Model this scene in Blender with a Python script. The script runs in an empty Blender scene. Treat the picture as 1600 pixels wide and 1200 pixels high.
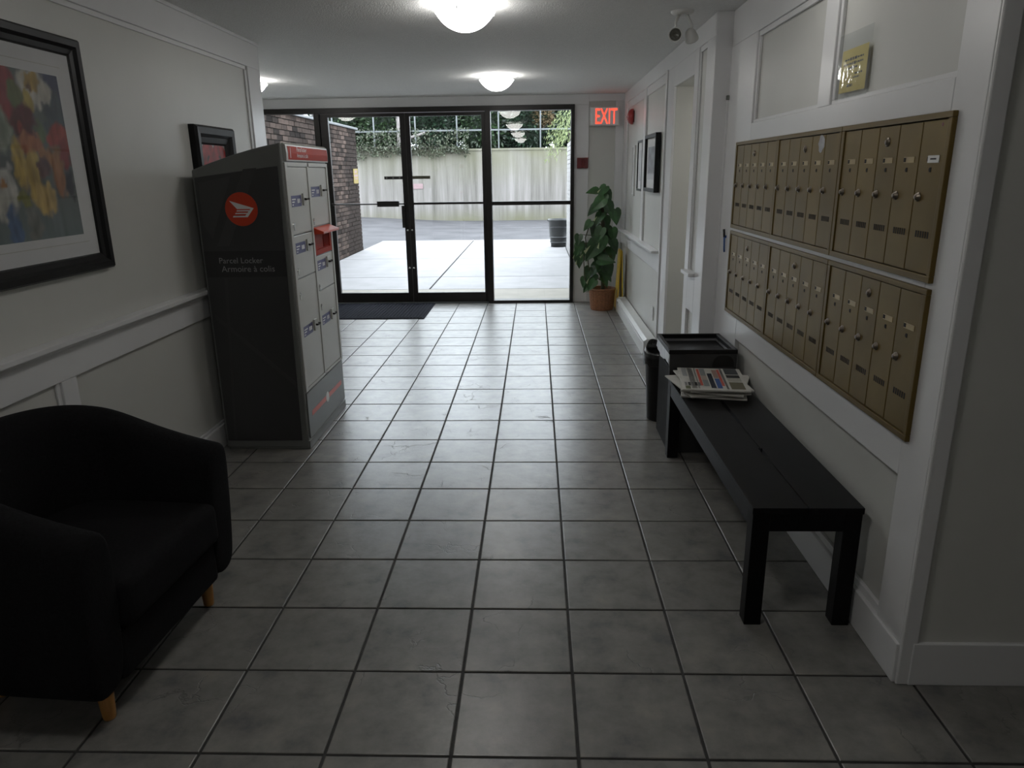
import bpy, math, random
from mathutils import Vector, Matrix, noise
PI = math.pi
S = bpy.context.scene
COL = S.collection
RND = random.Random(11)

# ------------------------------------------------------------------ camera
CAM_R = Vector((0.99929, 0.0307, -0.0132)); CAM_U = Vector((0.0036, 0.2811, 0.9597))
pitch, yaw, roll = 0.2843, -0.0350, -0.0137
FWD = Vector((math.sin(yaw)*math.cos(pitch), math.cos(yaw)*math.cos(pitch), -math.sin(pitch)))
_r = Vector((math.cos(yaw), -math.sin(yaw), 0)); _u = _r.cross(FWD)
CAM_R = math.cos(roll)*_r + math.sin(roll)*_u
CAM_U = -math.sin(roll)*_r + math.cos(roll)*_u
CAM_P = Vector((0, 0, 4.3858*0.34))
cam = bpy.data.cameras.new('camera'); cam.sensor_width = 36; cam.lens = 1131.476/1600*36
cam.clip_start = 0.02; cam.clip_end = 200
camo = bpy.data.objects.new('camera', cam); COL.objects.link(camo)
M = Matrix.Identity(4)
for i in range(3):
    M[i][0] = CAM_R[i]; M[i][1] = CAM_U[i]; M[i][2] = -FWD[i]; M[i][3] = CAM_P[i]
camo.matrix_world = M
S.camera = camo
def px(p):
    d = Vector(p)-CAM_P; w = d.dot(FWD)
    if w < 0.05: return (-9999, -9999)
    return (800+1131.476*d.dot(CAM_R)/w, 600-1131.476*d.dot(CAM_U)/w)

# ------------------------------------------------------------------ world, exposure
W = bpy.data.worlds.new('overcast'); S.world = W; W.use_nodes = True
bg = W.node_tree.nodes['Background']; bg.inputs[0].default_value = (0.87, 0.905, 1.0, 1); bg.inputs[1].default_value = 8.2
S.view_settings.view_transform = 'Standard'; S.view_settings.look = 'None'
S.view_settings.gamma = 1; S.view_settings.use_curve_mapping = False
S.view_settings.exposure = 0.0
S.cycles.max_bounces = 10; S.cycles.diffuse_bounces = 6; S.cycles.glossy_bounces = 4
S.cycles.transparent_max_bounces = 16; S.cycles.sample_clamp_indirect = 4.0
LAMP = 19.5          # emission of the ceiling lamp shades

# ------------------------------------------------------------------ materials
def ramp(nt, fac, stops):
    n = nt.nodes.new('ShaderNodeValToRGB'); e = n.color_ramp.elements
    while len(e) < len(stops): e.new(0.5)
    for k, (p, c) in enumerate(stops):
        e[k].position = p; e[k].color = (c[0], c[1], c[2], 1) if len(c) == 3 else c
    nt.links.new(fac, n.inputs[0]); return n.outputs[0]
def pm(name, col, rough=0.5, metal=0.0, var=0.0, scale=8.0, bump=0.0, bscale=None, spec=0.5, stretch=(1, 1, 1), obj=True, rnd=0.0, coat=0.0):
    m = bpy.data.materials.new(name); m.use_nodes = True; nt = m.node_tree; N = nt.nodes; L = nt.links
    b = N['Principled BSDF']; b.inputs['Roughness'].default_value = rough; b.inputs['Metallic'].default_value = metal
    b.inputs['Specular IOR Level'].default_value = spec; b.inputs['Base Color'].default_value = (*col, 1)
    b.inputs['Coat Weight'].default_value = coat
    tc = N.new('ShaderNodeTexCoord'); mp = N.new('ShaderNodeMapping'); mp.inputs['Scale'].default_value = stretch
    L.new(tc.outputs['Object'], mp.inputs[0])
    v = mp.outputs[0]
    if var > 0 or rnd > 0:
        n = N.new('ShaderNodeTexNoise'); n.inputs['Scale'].default_value = scale; n.inputs['Detail'].default_value = 5
        oi = N.new('ShaderNodeObjectInfo')
        ad = N.new('ShaderNodeVectorMath'); ad.operation = 'MULTIPLY_ADD'
        cb = N.new('ShaderNodeCombineXYZ'); L.new(oi.outputs['Random'], cb.inputs[0]); L.new(oi.outputs['Random'], cb.inputs[1])
        ad.inputs[1].default_value = (37, 53, 0); L.new(cb.outputs[0], ad.inputs[0]); L.new(v, ad.inputs[2])
        L.new(ad.outputs[0], n.inputs['Vector'])
        lo = [max(0, c*(1-var)) for c in col]; hi = [min(1, c*(1+var)) for c in col]
        c = ramp(nt, n.outputs[0], [(0.3, lo), (0.7, hi)])
        if rnd > 0:
            hs = N.new('ShaderNodeHueSaturation'); L.new(c, hs.inputs['Color'])
            mr = N.new('ShaderNodeMapRange'); mr.inputs['To Min'].default_value = 1-rnd; mr.inputs['To Max'].default_value = 1+rnd
            L.new(oi.outputs['Random'], mr.inputs[0]); L.new(mr.outputs[0], hs.inputs['Value']); c = hs.outputs[0]
        L.new(c, b.inputs['Base Color'])
    if bump > 0:
        n2 = N.new('ShaderNodeTexNoise'); n2.inputs['Scale'].default_value = bscale or scale; n2.inputs['Detail'].default_value = 3
        L.new(v, n2.inputs['Vector'])
        bp = N.new('ShaderNodeBump'); bp.inputs['Strength'].default_value = bump; bp.inputs['Distance'].default_value = 0.004
        L.new(n2.outputs[0], bp.inputs['Height']); L.new(bp.outputs[0], b.inputs['Normal'])
    return m
def emit(name, col, s):
    m = bpy.data.materials.new(name); m.use_nodes = True; nt = m.node_tree
    b = nt.nodes['Principled BSDF']; b.inputs['Base Color'].default_value = (*[min(c, .9) for c in col], 1)
    b.inputs['Emission Color'].default_value = (*col, 1); b.inputs['Emission Strength'].default_value = s
    return m
def glass(name, tint=(0.93, 0.96, 0.95), ior=1.5, rough=0.0, bump=0.0, bscale=30, dif=0.0):
    m = bpy.data.materials.new(name); m.use_nodes = True; nt = m.node_tree; N = nt.nodes; L = nt.links
    N.remove(N['Principled BSDF']); out = N['Material Output']
    t = N.new('ShaderNodeBsdfTransparent'); t.inputs[0].default_value = (*tint, 1)
    g = N.new('ShaderNodeBsdfGlossy'); g.inputs['Roughness'].default_value = rough
    f = N.new('ShaderNodeFresnel'); f.inputs[0].default_value = ior
    ge = N.new('ShaderNodeNewGeometry'); mu = N.new('ShaderNodeMath'); mu.operation = 'SUBTRACT'; mu.inputs[0].default_value = 1
    L.new(ge.outputs['Backfacing'], mu.inputs[1]); m2 = N.new('ShaderNodeMath'); m2.operation = 'MULTIPLY'
    L.new(mu.outputs[0], m2.inputs[0]); L.new(f.outputs[0], m2.inputs[1])
    mx = N.new('ShaderNodeMixShader'); L.new(m2.outputs[0], mx.inputs[0]); L.new(t.outputs[0], mx.inputs[1]); L.new(g.outputs[0], mx.inputs[2])
    o = mx.outputs[0]
    if bump:
        n2 = N.new('ShaderNodeTexNoise'); n2.inputs['Scale'].default_value = bscale
        tc = N.new('ShaderNodeTexCoord'); L.new(tc.outputs['Object'], n2.inputs['Vector'])
        bp = N.new('ShaderNodeBump'); bp.inputs['Strength'].default_value = bump; bp.inputs['Distance'].default_value = 0.01
        L.new(n2.outputs[0], bp.inputs['Height']); L.new(bp.outputs[0], g.inputs['Normal']); L.new(bp.outputs[0], f.inputs['Normal'])
    if dif:
        d = N.new('ShaderNodeBsdfDiffuse'); d.inputs[0].default_value = (0.9, 0.9, 0.9, 1)
        m3 = N.new('ShaderNodeMixShader'); m3.inputs[0].default_value = dif; L.new(o, m3.inputs[1]); L.new(d.outputs[0], m3.inputs[2]); o = m3.outputs[0]
    L.new(o, out.inputs[0]); return m
def vcol(name, rough=0.6, spec=0.3):
    m = bpy.data.materials.new(name); m.use_nodes = True; nt = m.node_tree
    a = nt.nodes.new('ShaderNodeVertexColor'); a.layer_name = 'Col'
    b = nt.nodes['Principled BSDF']; b.inputs['Roughness'].default_value = rough; b.inputs['Specular IOR Level'].default_value = spec
    nt.links.new(a.outputs[0], b.inputs['Base Color']); return m

def tile_material():
    m = pm('slate_look_tile', (0.2, 0.19, 0.175), 0.4)
    nt = m.node_tree; N = nt.nodes; L = nt.links; b = N['Principled BSDF']
    tc = N.new('ShaderNodeTexCoord'); oi = N.new('ShaderNodeObjectInfo')
    cb = N.new('ShaderNodeCombineXYZ'); L.new(oi.outputs['Random'], cb.inputs[0]); L.new(oi.outputs['Random'], cb.inputs[1])
    ad = N.new('ShaderNodeVectorMath'); ad.operation = 'MULTIPLY_ADD'; ad.inputs[1].default_value = (61, 87, 0)
    L.new(cb.outputs[0], ad.inputs[0]); L.new(tc.outputs['Object'], ad.inputs[2]); v = ad.outputs[0]
    n = N.new('ShaderNodeTexNoise'); n.inputs['Scale'].default_value = 9; n.inputs['Detail'].default_value = 7; n.inputs['Roughness'].default_value = 0.65
    L.new(v, n.inputs['Vector'])
    c = ramp(nt, n.outputs[0], [(0.30, (0.105, 0.104, 0.110)), (0.44, (0.170, 0.164, 0.153)), (0.56, (0.205, 0.198, 0.186)), (0.72, (0.265, 0.245, 0.215))])
    # cleft lines of the slate relief
    dn = N.new('ShaderNodeTexNoise'); dn.inputs['Scale'].default_value = 7; dn.inputs['Detail'].default_value = 6; L.new(v, dn.inputs['Vector'])
    va = N.new('ShaderNodeVectorMath'); va.operation = 'MULTIPLY_ADD'; va.inputs[1].default_value = (0.25, 0.25, 0.25)
    L.new(dn.outputs['Color'], va.inputs[0]); L.new(v, va.inputs[2])
    vo = N.new('ShaderNodeTexVoronoi'); vo.feature = 'DISTANCE_TO_EDGE'; vo.inputs['Scale'].default_value = 3.2; L.new(va.outputs[0], vo.inputs['Vector'])
    li = N.new('ShaderNodeMapRange'); li.inputs['From Min'].default_value = 0.0; li.inputs['From Max'].default_value = 0.012; L.new(vo.outputs['Distance'], li.inputs[0])
    mk = N.new('ShaderNodeTexNoise'); mk.inputs['Scale'].default_value = 4; L.new(v, mk.inputs['Vector'])
    mm = N.new('ShaderNodeMapRange'); mm.inputs['From Min'].default_value = 0.36; mm.inputs['From Max'].default_value = 0.46; L.new(mk.outputs[0], mm.inputs[0])
    mxl = N.new('ShaderNodeMath'); mxl.operation = 'MAXIMUM'; L.new(li.outputs[0], mxl.inputs[0]); L.new(mm.outputs[0], mxl.inputs[1])
    mx = N.new('ShaderNodeMix'); mx.data_type = 'RGBA'; mx.inputs[6].default_value = (0.115, 0.112, 0.106, 1); L.new(mxl.outputs[0], mx.inputs[0]); L.new(c, mx.inputs[7])
    L.new(mx.outputs[2], b.inputs['Base Color'])
    sm = N.new('ShaderNodeMath'); sm.operation = 'MULTIPLY_ADD'; sm.inputs[1].default_value = 0.9; L.new(n.outputs[0], sm.inputs[0]); L.new(mxl.outputs[0], sm.inputs[2])
    bp = N.new('ShaderNodeBump'); bp.inputs['Strength'].default_value = 0.42; bp.inputs['Distance'].default_value = 0.003
    L.new(sm.outputs[0], bp.inputs['Height']); L.new(bp.outputs[0], b.inputs['Normal'])
    b.inputs['Roughness'].default_value = 0.31; b.inputs['Specular IOR Level'].default_value = 0.6
    return m
def concrete_wall_material():
    m = pm('streaked_concrete', (0.5, 0.5, 0.45), 0.85); nt = m.node_tree; N = nt.nodes; L = nt.links; b = N['Principled BSDF']
    tc = N.new('ShaderNodeTexCoord'); mp = N.new('ShaderNodeMapping'); mp.inputs['Scale'].default_value = (5, 5, 0.22); L.new(tc.outputs['Object'], mp.inputs[0])
    n = N.new('ShaderNodeTexNoise'); n.inputs['Scale'].default_value = 1.0; n.inputs['Detail'].default_value = 8; n.inputs['Roughness'].default_value = 0.7; L.new(mp.outputs[0], n.inputs['Vector'])
    c = ramp(nt, n.outputs[0], [(0.30, (0.068, 0.064, 0.056)), (0.44, (0.13, 0.121, 0.110)), (0.58, (0.178, 0.165, 0.156)), (0.72, (0.25, 0.235, 0.226))])
    n3 = N.new('ShaderNodeTexNoise'); n3.inputs['Scale'].default_value = 1.3; n3.inputs['Detail'].default_value = 6; L.new(tc.outputs['Object'], n3.inputs['Vector'])
    sx = N.new('ShaderNodeSeparateXYZ'); L.new(tc.outputs['Object'], sx.inputs[0])
    def band(a, bb):
        r = N.new('ShaderNodeMapRange'); r.inputs['From Min'].default_value = a; r.inputs['From Max'].default_value = bb; L.new(sx.outputs[2], r.inputs[0]); return r.outputs[0]
    t = N.new('ShaderNodeMath'); t.operation = 'MAXIMUM'; L.new(band(1.0, 2.3), t.inputs[0]); L.new(band(0.42, 0.0), t.inputs[1])
    mu = N.new('ShaderNodeMath'); mu.operation = 'MULTIPLY'; L.new(t.outputs[0], mu.inputs[0]); L.new(n3.outputs[0], mu.inputs[1])
    m4 = N.new('ShaderNodeMath'); m4.operation = 'MULTIPLY'; m4.inputs[1].default_value = 1.35; m4.use_clamp = True; L.new(mu.outputs[0], m4.inputs[0])
    mx = N.new('ShaderNodeMix'); mx.data_type = 'RGBA'; L.new(m4.outputs[0], mx.inputs[0]); L.new(c, mx.inputs[6]); mx.inputs[7].default_value = (0.105, 0.103, 0.058, 1)
    L.new(mx.outputs[2], b.inputs['Base Color']); return m

WHITE = pm('white_trim_paint', (0.70, 0.70, 0.705), 0.30, var=0.02, scale=3, bump=0.03, bscale=60)
WALLP = pm('pale_wall_paint', (0.56, 0.56, 0.53), 0.42, var=0.03, scale=2, bump=0.05, bscale=120)
GREYW = pm('warm_grey_wall_paint', (0.60, 0.60, 0.565), 0.55, var=0.03, scale=2, bump=0.05, bscale=120)
CEIL = pm('stippled_ceiling', (0.74, 0.74, 0.73), 0.8, var=0.04, scale=60, bump=0.9, bscale=110)
TILE = tile_material()
GROUT = pm('dark_grout', (0.035, 0.034, 0.032), 0.85, var=0.3, scale=40)
BRONZE = pm('dark_bronze_aluminium', (0.012, 0.010, 0.009), 0.38, 0.3, var=0.15, scale=20)
GLASS = glass('window_glass')
RUBBER = pm('ribbed_mat', (0.014, 0.015, 0.020), 0.95, var=0.3, scale=30, bump=0.3, bscale=200, spec=0.05)
BLACKFAB = pm('black_upholstery', (0.0075, 0.0072, 0.008), 0.95, var=0.3, scale=120, bump=0.4, bscale=400, spec=0.15)
BEECH = pm('beech_wood', (0.42, 0.20, 0.05), 0.4, var=0.25, scale=6, stretch=(6, 6, 1))
BENCHW = pm('black_brown_wood', (0.0036, 0.0033, 0.0036), 0.5, var=0.25, scale=6, stretch=(8, 1, 8), bump=0.04, bscale=40, spec=0.15)
BRASS = pm('gold_anodised_metal', (0.150, 0.100, 0.024), 0.42, 0.30, var=0.12, scale=5, rnd=0.07, spec=0.3)
BRASSF = pm('gold_anodised_frame', (0.135, 0.090, 0.024), 0.42, 0.35, var=0.1, scale=5, spec=0.3)
CHROME = pm('worn_chrome', (0.55, 0.55, 0.53), 0.22, 1.0, var=0.1, scale=30)
LOCKM = pm('tarnished_lock', (0.20, 0.17, 0.14), 0.30, 1.0, var=0.3, scale=60)
DARK = pm('dark_recess', (0.01, 0.009, 0.008), 0.8)  # near-black tone, used as the shade inside slots and holes
SLOTC = pm('slot_liner', (0.36, 0.27, 0.13), 0.35, 0.3, var=0.2, scale=20)
PAPERW = pm('white_paper', (0.72, 0.72, 0.70), 0.6, var=0.04, scale=20)
NEWSP = pm('newsprint', (0.50, 0.49, 0.455), 0.8, var=0.08, scale=20)
YELP = pm('yellow_paper', (0.66, 0.53, 0.13), 0.6, var=0.05, scale=10)
INK = pm('black_ink', (0.02, 0.02, 0.02), 0.7)
INKG = pm('grey_ink', (0.16, 0.16, 0.155), 0.7)
SLEEVE = glass('clear_plastic_sleeve', (0.95, 0.96, 0.96), 1.45, 0.03, 0.10, 22, 0.05)
LGREY = pm('light_grey_enamel', (0.44, 0.44, 0.41), 0.3, var=0.04, scale=4)
MGREY = pm('mid_grey_enamel', (0.15, 0.155, 0.148), 0.33, var=0.05, scale=4)
DGREY = pm('charcoal_panel', (0.038, 0.038, 0.039), 0.32, var=0.12, scale=1.5)
DSTRIP = pm('darker_strip', (0.021, 0.021, 0.022), 0.4)
FACET = pm('charcoal_facet', (0.050, 0.050, 0.050), 0.32)
LORANGE = pm('orange_red_print', (0.55, 0.045, 0.012), 0.3, var=0.04, scale=10)
HEADP = pm('header_print', (0.36, 0.024, 0.008), 0.5, var=0.04, scale=10, spec=0.12)
SLOTP = pm('slot_red', (0.22, 0.012, 0.006), 0.8, spec=0.05)
LTEXT = pm('grey_lettering', (0.30, 0.30, 0.30), 0.4)
LWHITE = pm('white_print', (0.78, 0.78, 0.78), 0.4)
NAVY = pm('navy_sticker', (0.045, 0.045, 0.16), 0.35, var=0.1, scale=20)
LAMPM = emit('lit_lamp_glass', (1.0, 0.985, 0.95), LAMP)
WPLAST = pm('white_plastic', (0.6, 0.6, 0.58), 0.4, var=0.03, scale=10)
LENS = pm('dull_lens', (0.12, 0.12, 0.105), 0.15, 0.3, var=0.2, scale=60)
EXITR = emit('red_lit_letters', (1.0, 0.06, 0.03), 2.2)
REDP = pm('red_enamel', (0.30, 0.02, 0.02), 0.35, var=0.05, scale=10)
REDD = pm('dark_red_enamel', (0.10, 0.008, 0.008), 0.35)
BLACKF = pm('black_frame_wood', (0.0055, 0.0055, 0.006), 0.42, var=0.3, scale=8, bump=0.05, bscale=30, spec=0.25)
MATB = pm('picture_mat_board', (0.66, 0.66, 0.66), 0.7, var=0.02, scale=8)
ART = vcol('printed_art', 0.45)
PRINT = vcol('newspaper_print', 0.75)
WICKER = pm('brown_wicker', (0.23, 0.095, 0.04), 0.6, var=0.35, scale=40, stretch=(1, 1, 4), bump=0.6, bscale=60)
SOIL = pm('soil', (0.03, 0.022, 0.015), 0.9, var=0.4, scale=60, bump=0.6, bscale=80)
LEAF = pm('dark_green_leaf', (0.030, 0.085, 0.026), 0.35, var=0.35, scale=14, rnd=0.3)
LEAFV = pm('pale_leaf_patch', (0.50, 0.53, 0.33), 0.4, var=0.2, scale=30)
STEM = pm('brown_stem', (0.05, 0.045, 0.02), 0.7, var=0.3, scale=30)
YPLAST = pm('yellow_plastic', (0.62, 0.40, 0.02), 0.35, var=0.05, scale=10)
BPLAST = pm('black_plastic', (0.006, 0.006, 0.0065), 0.45, var=0.2, scale=10, spec=0.3)
BCARD = pm('dark_grey_cabinet', (0.013, 0.013, 0.0135), 0.75, var=0.15, scale=10, spec=0.2)
BAGW = pm('white_bag_plastic', (0.50, 0.51, 0.54), 0.3, var=0.1, scale=15, bump=0.5, bscale=30)
BAGB = pm('black_bag_plastic', (0.008, 0.008, 0.009), 0.25, bump=0.8, bscale=30)
BLUEP = pm('blue_plastic', (0.02, 0.07, 0.22), 0.3)
BRICKM = pm('mottled_brick', (0.043, 0.031, 0.026), 0.95, var=0.35, scale=14, bump=0.5, bscale=50, rnd=0.8, spec=0.1)
MORTAR = pm('dark_mortar', (0.012, 0.011, 0.010), 0.95, var=0.2, scale=40, spec=0.1)
WBRICK = pm('white_painted_brick', (0.27, 0.262, 0.256), 0.8, var=0.12, scale=10, bump=0.3, bscale=40)
CONCW = concrete_wall_material()
PAVE = pm('pale_broom_concrete', (0.228, 0.222, 0.224), 0.75, var=0.10, scale=3, bump=0.25, bscale=90, rnd=0.05)
PAVEC = pm('cream_sill_concrete', (0.24, 0.222, 0.19), 0.8, var=0.08, scale=5, bump=0.2, bscale=80)
ASPH = pm('worn_asphalt', (0.066, 0.064, 0.068), 0.85, var=0.25, scale=1.4, bump=0.4, bscale=120, spec=0.25)
COPING = pm('metal_coping', (0.12, 0.125, 0.13), 0.45, 0.3, var=0.1, scale=10)
GALV = pm('galvanised_steel', (0.12, 0.128, 0.132), 0.4, 0.5, var=0.1, scale=20)
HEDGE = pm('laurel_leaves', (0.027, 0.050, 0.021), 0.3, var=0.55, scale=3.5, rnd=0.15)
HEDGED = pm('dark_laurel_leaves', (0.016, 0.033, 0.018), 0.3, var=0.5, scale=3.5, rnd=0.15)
IVY = pm('ivy_leaves', (0.046, 0.055, 0.032), 0.55, var=0.5, scale=4)
DRYL = pm('brown_dry_leaves', (0.12, 0.085, 0.04), 0.7, var=0.4, scale=5)
CONIF = pm('pale_green_needles', (0.15, 0.185, 0.07), 0.6, var=0.35, scale=6)
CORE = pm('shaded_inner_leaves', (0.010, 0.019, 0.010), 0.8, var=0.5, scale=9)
BARK = pm('pale_grey_bark', (0.22, 0.20, 0.19), 0.85, var=0.3, scale=10, stretch=(3, 3, 1), bump=0.6, bscale=20)
DBARK = pm('dark_bark', (0.06, 0.05, 0.04), 0.85, var=0.3, scale=10)
TIMBER = pm('dark_timber', (0.055, 0.055, 0.055), 0.7, var=0.2, scale=10)
POTG = pm('charcoal_glazed_pot', (0.017, 0.019, 0.019), 0.35, var=0.2, scale=8)
PINK = pm('faded_pink_sign', (0.21, 0.145, 0.15), 0.7, var=0.1, scale=10)
BROWNS = pm('brown_grey_strip', (0.10, 0.095, 0.065), 0.6)
ROOFM = pm('roof_soffit', (0.4, 0.4, 0.4), 0.8)

# ------------------------------------------------------------------ mesh helpers
class MB:
    def __init__(s): s.v = []; s.f = []; s.c = []
    def add(s, vs, fs, col=None):
        o = len(s.v); s.v += [Vector(p) for p in vs]; s.f += [tuple(i+o for i in f) for f in fs]
        if col is not None: s.c += [col]*len(vs)
        return s
    def box(s, x0, x1, y0, y1, z0, z1):
        x0, x1 = sorted((x0, x1)); y0, y1 = sorted((y0, y1)); z0, z1 = sorted((z0, z1))
        return s.add([(x0, y0, z0), (x1, y0, z0), (x1, y1, z0), (x0, y1, z0), (x0, y0, z1), (x1, y0, z1), (x1, y1, z1), (x0, y1, z1)],
                     [(0, 3, 2, 1), (4, 5, 6, 7), (0, 1, 5, 4), (1, 2, 6, 5), (2, 3, 7, 6), (3, 0, 4, 7)])
    def prism(s, poly, O, U, V, Nn, t):      # polygon (ccw seen against Nn), thickness t along Nn
        O, U, V, Nn = map(Vector, (O, U, V, Nn)); n = len(poly)
        a = [O+U*p[0]+V*p[1] for p in poly]; b = [p+Nn*t for p in a]
        fs = [tuple(range(n-1, -1, -1)), tuple(range(n, 2*n))]+[(i, (i+1) % n, n+(i+1) % n, n+i) for i in range(n)]
        return s.add(a+b, fs)
    def lathe(s, prof, c, n=24, ax='z', rmod=None):
        c = Vector(c); vs = []; fs = []; k = len(prof)
        for i in range(n):
            a = 2*PI*i/n; q = 1 if rmod is None else rmod(i)
            for r, h in prof:
                x, y = r*q*math.cos(a), r*q*math.sin(a)
                vs.append(c+(Vector((x, y, h)) if ax == 'z' else Vector((h, x, y)) if ax == 'x' else Vector((y, h, x))))
        for i in range(n):
            j = (i+1) % n
            for m in range(k-1): fs.append((i*k+m, j*k+m, j*k+m+1, i*k+m+1))
        return s.add(vs, fs)
    def tube(s, pts, r, n=8, r1=None):
        pts = [Vector(p) for p in pts]; k = len(pts); vs = []; fs = []
        for i, p in enumerate(pts):
            d = (pts[min(i+1, k-1)]-pts[max(i-1, 0)]).normalized()
            a = d.orthogonal().normalized(); b = d.cross(a)
            rr = r if r1 is None else r+(r1-r)*i/(k-1)
            for j in range(n): t = 2*PI*j/n; vs.append(p+(a*math.cos(t)+b*math.sin(t))*rr)
        for i in range(k-1):
            for j in range(n): fs.append((i*n+j, i*n+(j+1) % n, (i+1)*n+(j+1) % n, (i+1)*n+j))
        fs.append(tuple(range(n-1, -1, -1))); fs.append(tuple(range((k-1)*n, k*n)))
        return s.add(vs, fs)
    def ball(s, c, rx, ry, rz, nu=14, nv=9):
        prof = []
        for i in range(nv+1):
            a = -PI/2+PI*i/nv; prof.append((max(1e-4, math.cos(a)), math.sin(a)))
        o = len(s.v); s.lathe(prof, (0, 0, 0), nu)
        for i in range(o, len(s.v)): p = s.v[i]; s.v[i] = Vector((c[0]+p.x*rx, c[1]+p.y*ry, c[2]+p.z*rz))
        return s
    def place(s, vf, O, U, V, lift=None):
        O, U, V = Vector(O), Vector(U), Vector(V)
        return s.add([O+U*x+V*y for x, y in vf[0]], vf[1])
WM = {}
def part(name, mb, mat, parent=None, smooth=False, bevel=0.0, label=None, kind=None, local=False, sub=0, seg=2):
    me = bpy.data.meshes.new(name)
    inv = WM[parent.name].inverted() if (parent is not None and parent.name in WM and not local) else None
    vs = [inv @ p for p in mb.v] if inv is not None else mb.v
    me.from_pydata([tuple(p) for p in vs], [], mb.f); me.update()
    if mb.c and len(mb.c) == len(mb.v):
        at = me.color_attributes.new('Col', 'FLOAT_COLOR', 'POINT')
        at.data.foreach_set('color', [x for c in mb.c for x in (c[0], c[1], c[2], 1.0)])
    if smooth: me.polygons.foreach_set('use_smooth', [True]*len(me.polygons))
    me.materials.append(mat)
    o = bpy.data.objects.new(name, me); COL.objects.link(o)
    if parent is not None:
        o.parent = parent
        if parent.name in WM: WM[o.name] = WM[parent.name]
    if bevel:
        md = o.modifiers.new('bevel', 'BEVEL'); md.width = bevel; md.segments = seg; md.limit_method = 'ANGLE'; md.angle_limit = math.radians(40)
    if sub: md = o.modifiers.new('sub', 'SUBSURF'); md.levels = sub; md.render_levels = sub
    if label: o['label'] = label
    if kind: o['kind'] = kind
    return o
def thing(name, label, cat, loc=(0, 0, 0), rz=0.0, group=None):
    o = bpy.data.objects.new(name, None); COL.objects.link(o); o.location = loc; o.rotation_euler = (0, 0, rz)
    o.empty_display_size = 0.1
    o['label'] = label; o['category'] = cat
    if group: o['group'] = group
    WM[o.name] = Matrix.Translation(Vector(loc)) @ Matrix.Rotation(rz, 4, 'Z')
    return o
def solo(name, mb, mat, label, cat, group=None, **k):
    lo = [min(p[i] for p in mb.v) for i in range(3)]; hi = [max(p[i] for p in mb.v) for i in range(3)]
    b = Vector(((lo[0]+hi[0])/2, (lo[1]+hi[1])/2, lo[2]))
    mb.v = [p-b for p in mb.v]
    o = part(name, mb, mat, None, **k); o.location = b; WM[o.name] = Matrix.Translation(b)
    o['label'] = label; o['category'] = cat
    if group: o['group'] = group
    return o
def struct(name, mb, mat, **k): return part(name, mb, mat, None, kind='structure', **k)
def dup(root, loc=None, rz=None, label=None):
    r = root.copy(); COL.objects.link(r)
    if loc is not None: r.location = loc
    if rz is not None: r.rotation_euler = (0, 0, rz)
    if label: r['label'] = label
    for ch in list(root.children):
        c = ch.copy(); COL.objects.link(c); c.parent = r
        for g in list(ch.children):
            d = g.copy(); COL.objects.link(d); d.parent = c
    WM[r.name] = Matrix.Translation(Vector(r.location)) @ Matrix.Rotation(r.rotation_euler[2], 4, 'Z')
    for c in r.children: WM[c.name] = WM[r.name]
    return r
def text(body, w=None, h=None, size=1.0):
    cu = bpy.data.curves.new('t', 'FONT'); cu.body = body; cu.size = size; cu.resolution_u = 3
    ob = bpy.data.objects.new('t', cu); COL.objects.link(ob)
    dg = bpy.context.evaluated_depsgraph_get(); me = ob.evaluated_get(dg).to_mesh()
    vs = [(v.co.x, v.co.y) for v in me.vertices]; fs = [tuple(p.vertices) for p in me.polygons]
    ob.evaluated_get(dg).to_mesh_clear(); bpy.data.objects.remove(ob); bpy.data.curves.remove(cu)
    x0 = min(v[0] for v in vs); x1 = max(v[0] for v in vs); y0 = min(v[1] for v in vs); y1 = max(v[1] for v in vs)
    sx = w/(x1-x0) if w else 1; sy = h/(y1-y0) if h else sx
    if w is None and h: sx = sy
    return [((x-x0)*sx, (y if h is None else y-y0)*sy) for x, y in vs], fs
def grid_col(mb, O, U, V, nu, nv, fn):
    O, U, V = Vector(O), Vector(U), Vector(V); vs = []; cs = []
    for j in range(nv+1):
        for i in range(nu+1):
            vs.append(O+U*(i/nu)+V*(j/nv)); cs.append(fn(i/nu, j/nv))
    o = len(mb.v); mb.v += vs; mb.c += cs
    for j in range(nv):
        for i in range(nu):
            a = o+j*(nu+1)+i; mb.f.append((a, a+1, a+nu+2, a+nu+1))
    return mb

CZ = 2.31            # ceiling height
YD = 8.58            # plane of the entrance
T = 0.34

# ================================================================== STRUCTURE
# ---- floor with its tiles
fl = struct('floor', MB().box(-3.6, 3.6, -3.6, 8.60, -0.12, -0.004), GROUT)
WM['floor'] = Matrix.Identity(4)
g = 0.0045
def tile_mb(x, y, dz=0.0):
    a = T/2-g; c = 0.0025; m = MB()
    z0, z1 = -0.004+dz, 0.0+dz
    vs = [(x-a, y-a, z0), (x+a, y-a, z0), (x+a, y+a, z0), (x-a, y+a, z0), (x-a, y-a, z1-.0012), (x+a, y-a, z1-.0012), (x+a, y+a, z1-.0012), (x-a, y+a, z1-.0012),
          (x-a+c, y-a+c, z1), (x+a-c, y-a+c, z1), (x+a-c, y+a-c, z1), (x-a+c, y+a-c, z1)]
    fs = [(8, 9, 10, 11)]+[(i, (i+1) % 4, 4+(i+1) % 4, 4+i) for i in range(4)]+[(4+i, 4+(i+1) % 4, 8+(i+1) % 4, 8+i) for i in range(4)]
    return m.add(vs, fs)
proto = part('tile', tile_mb(0, 0), TILE, fl); proto_me = proto.data
cells = []; rest = MB()
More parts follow.
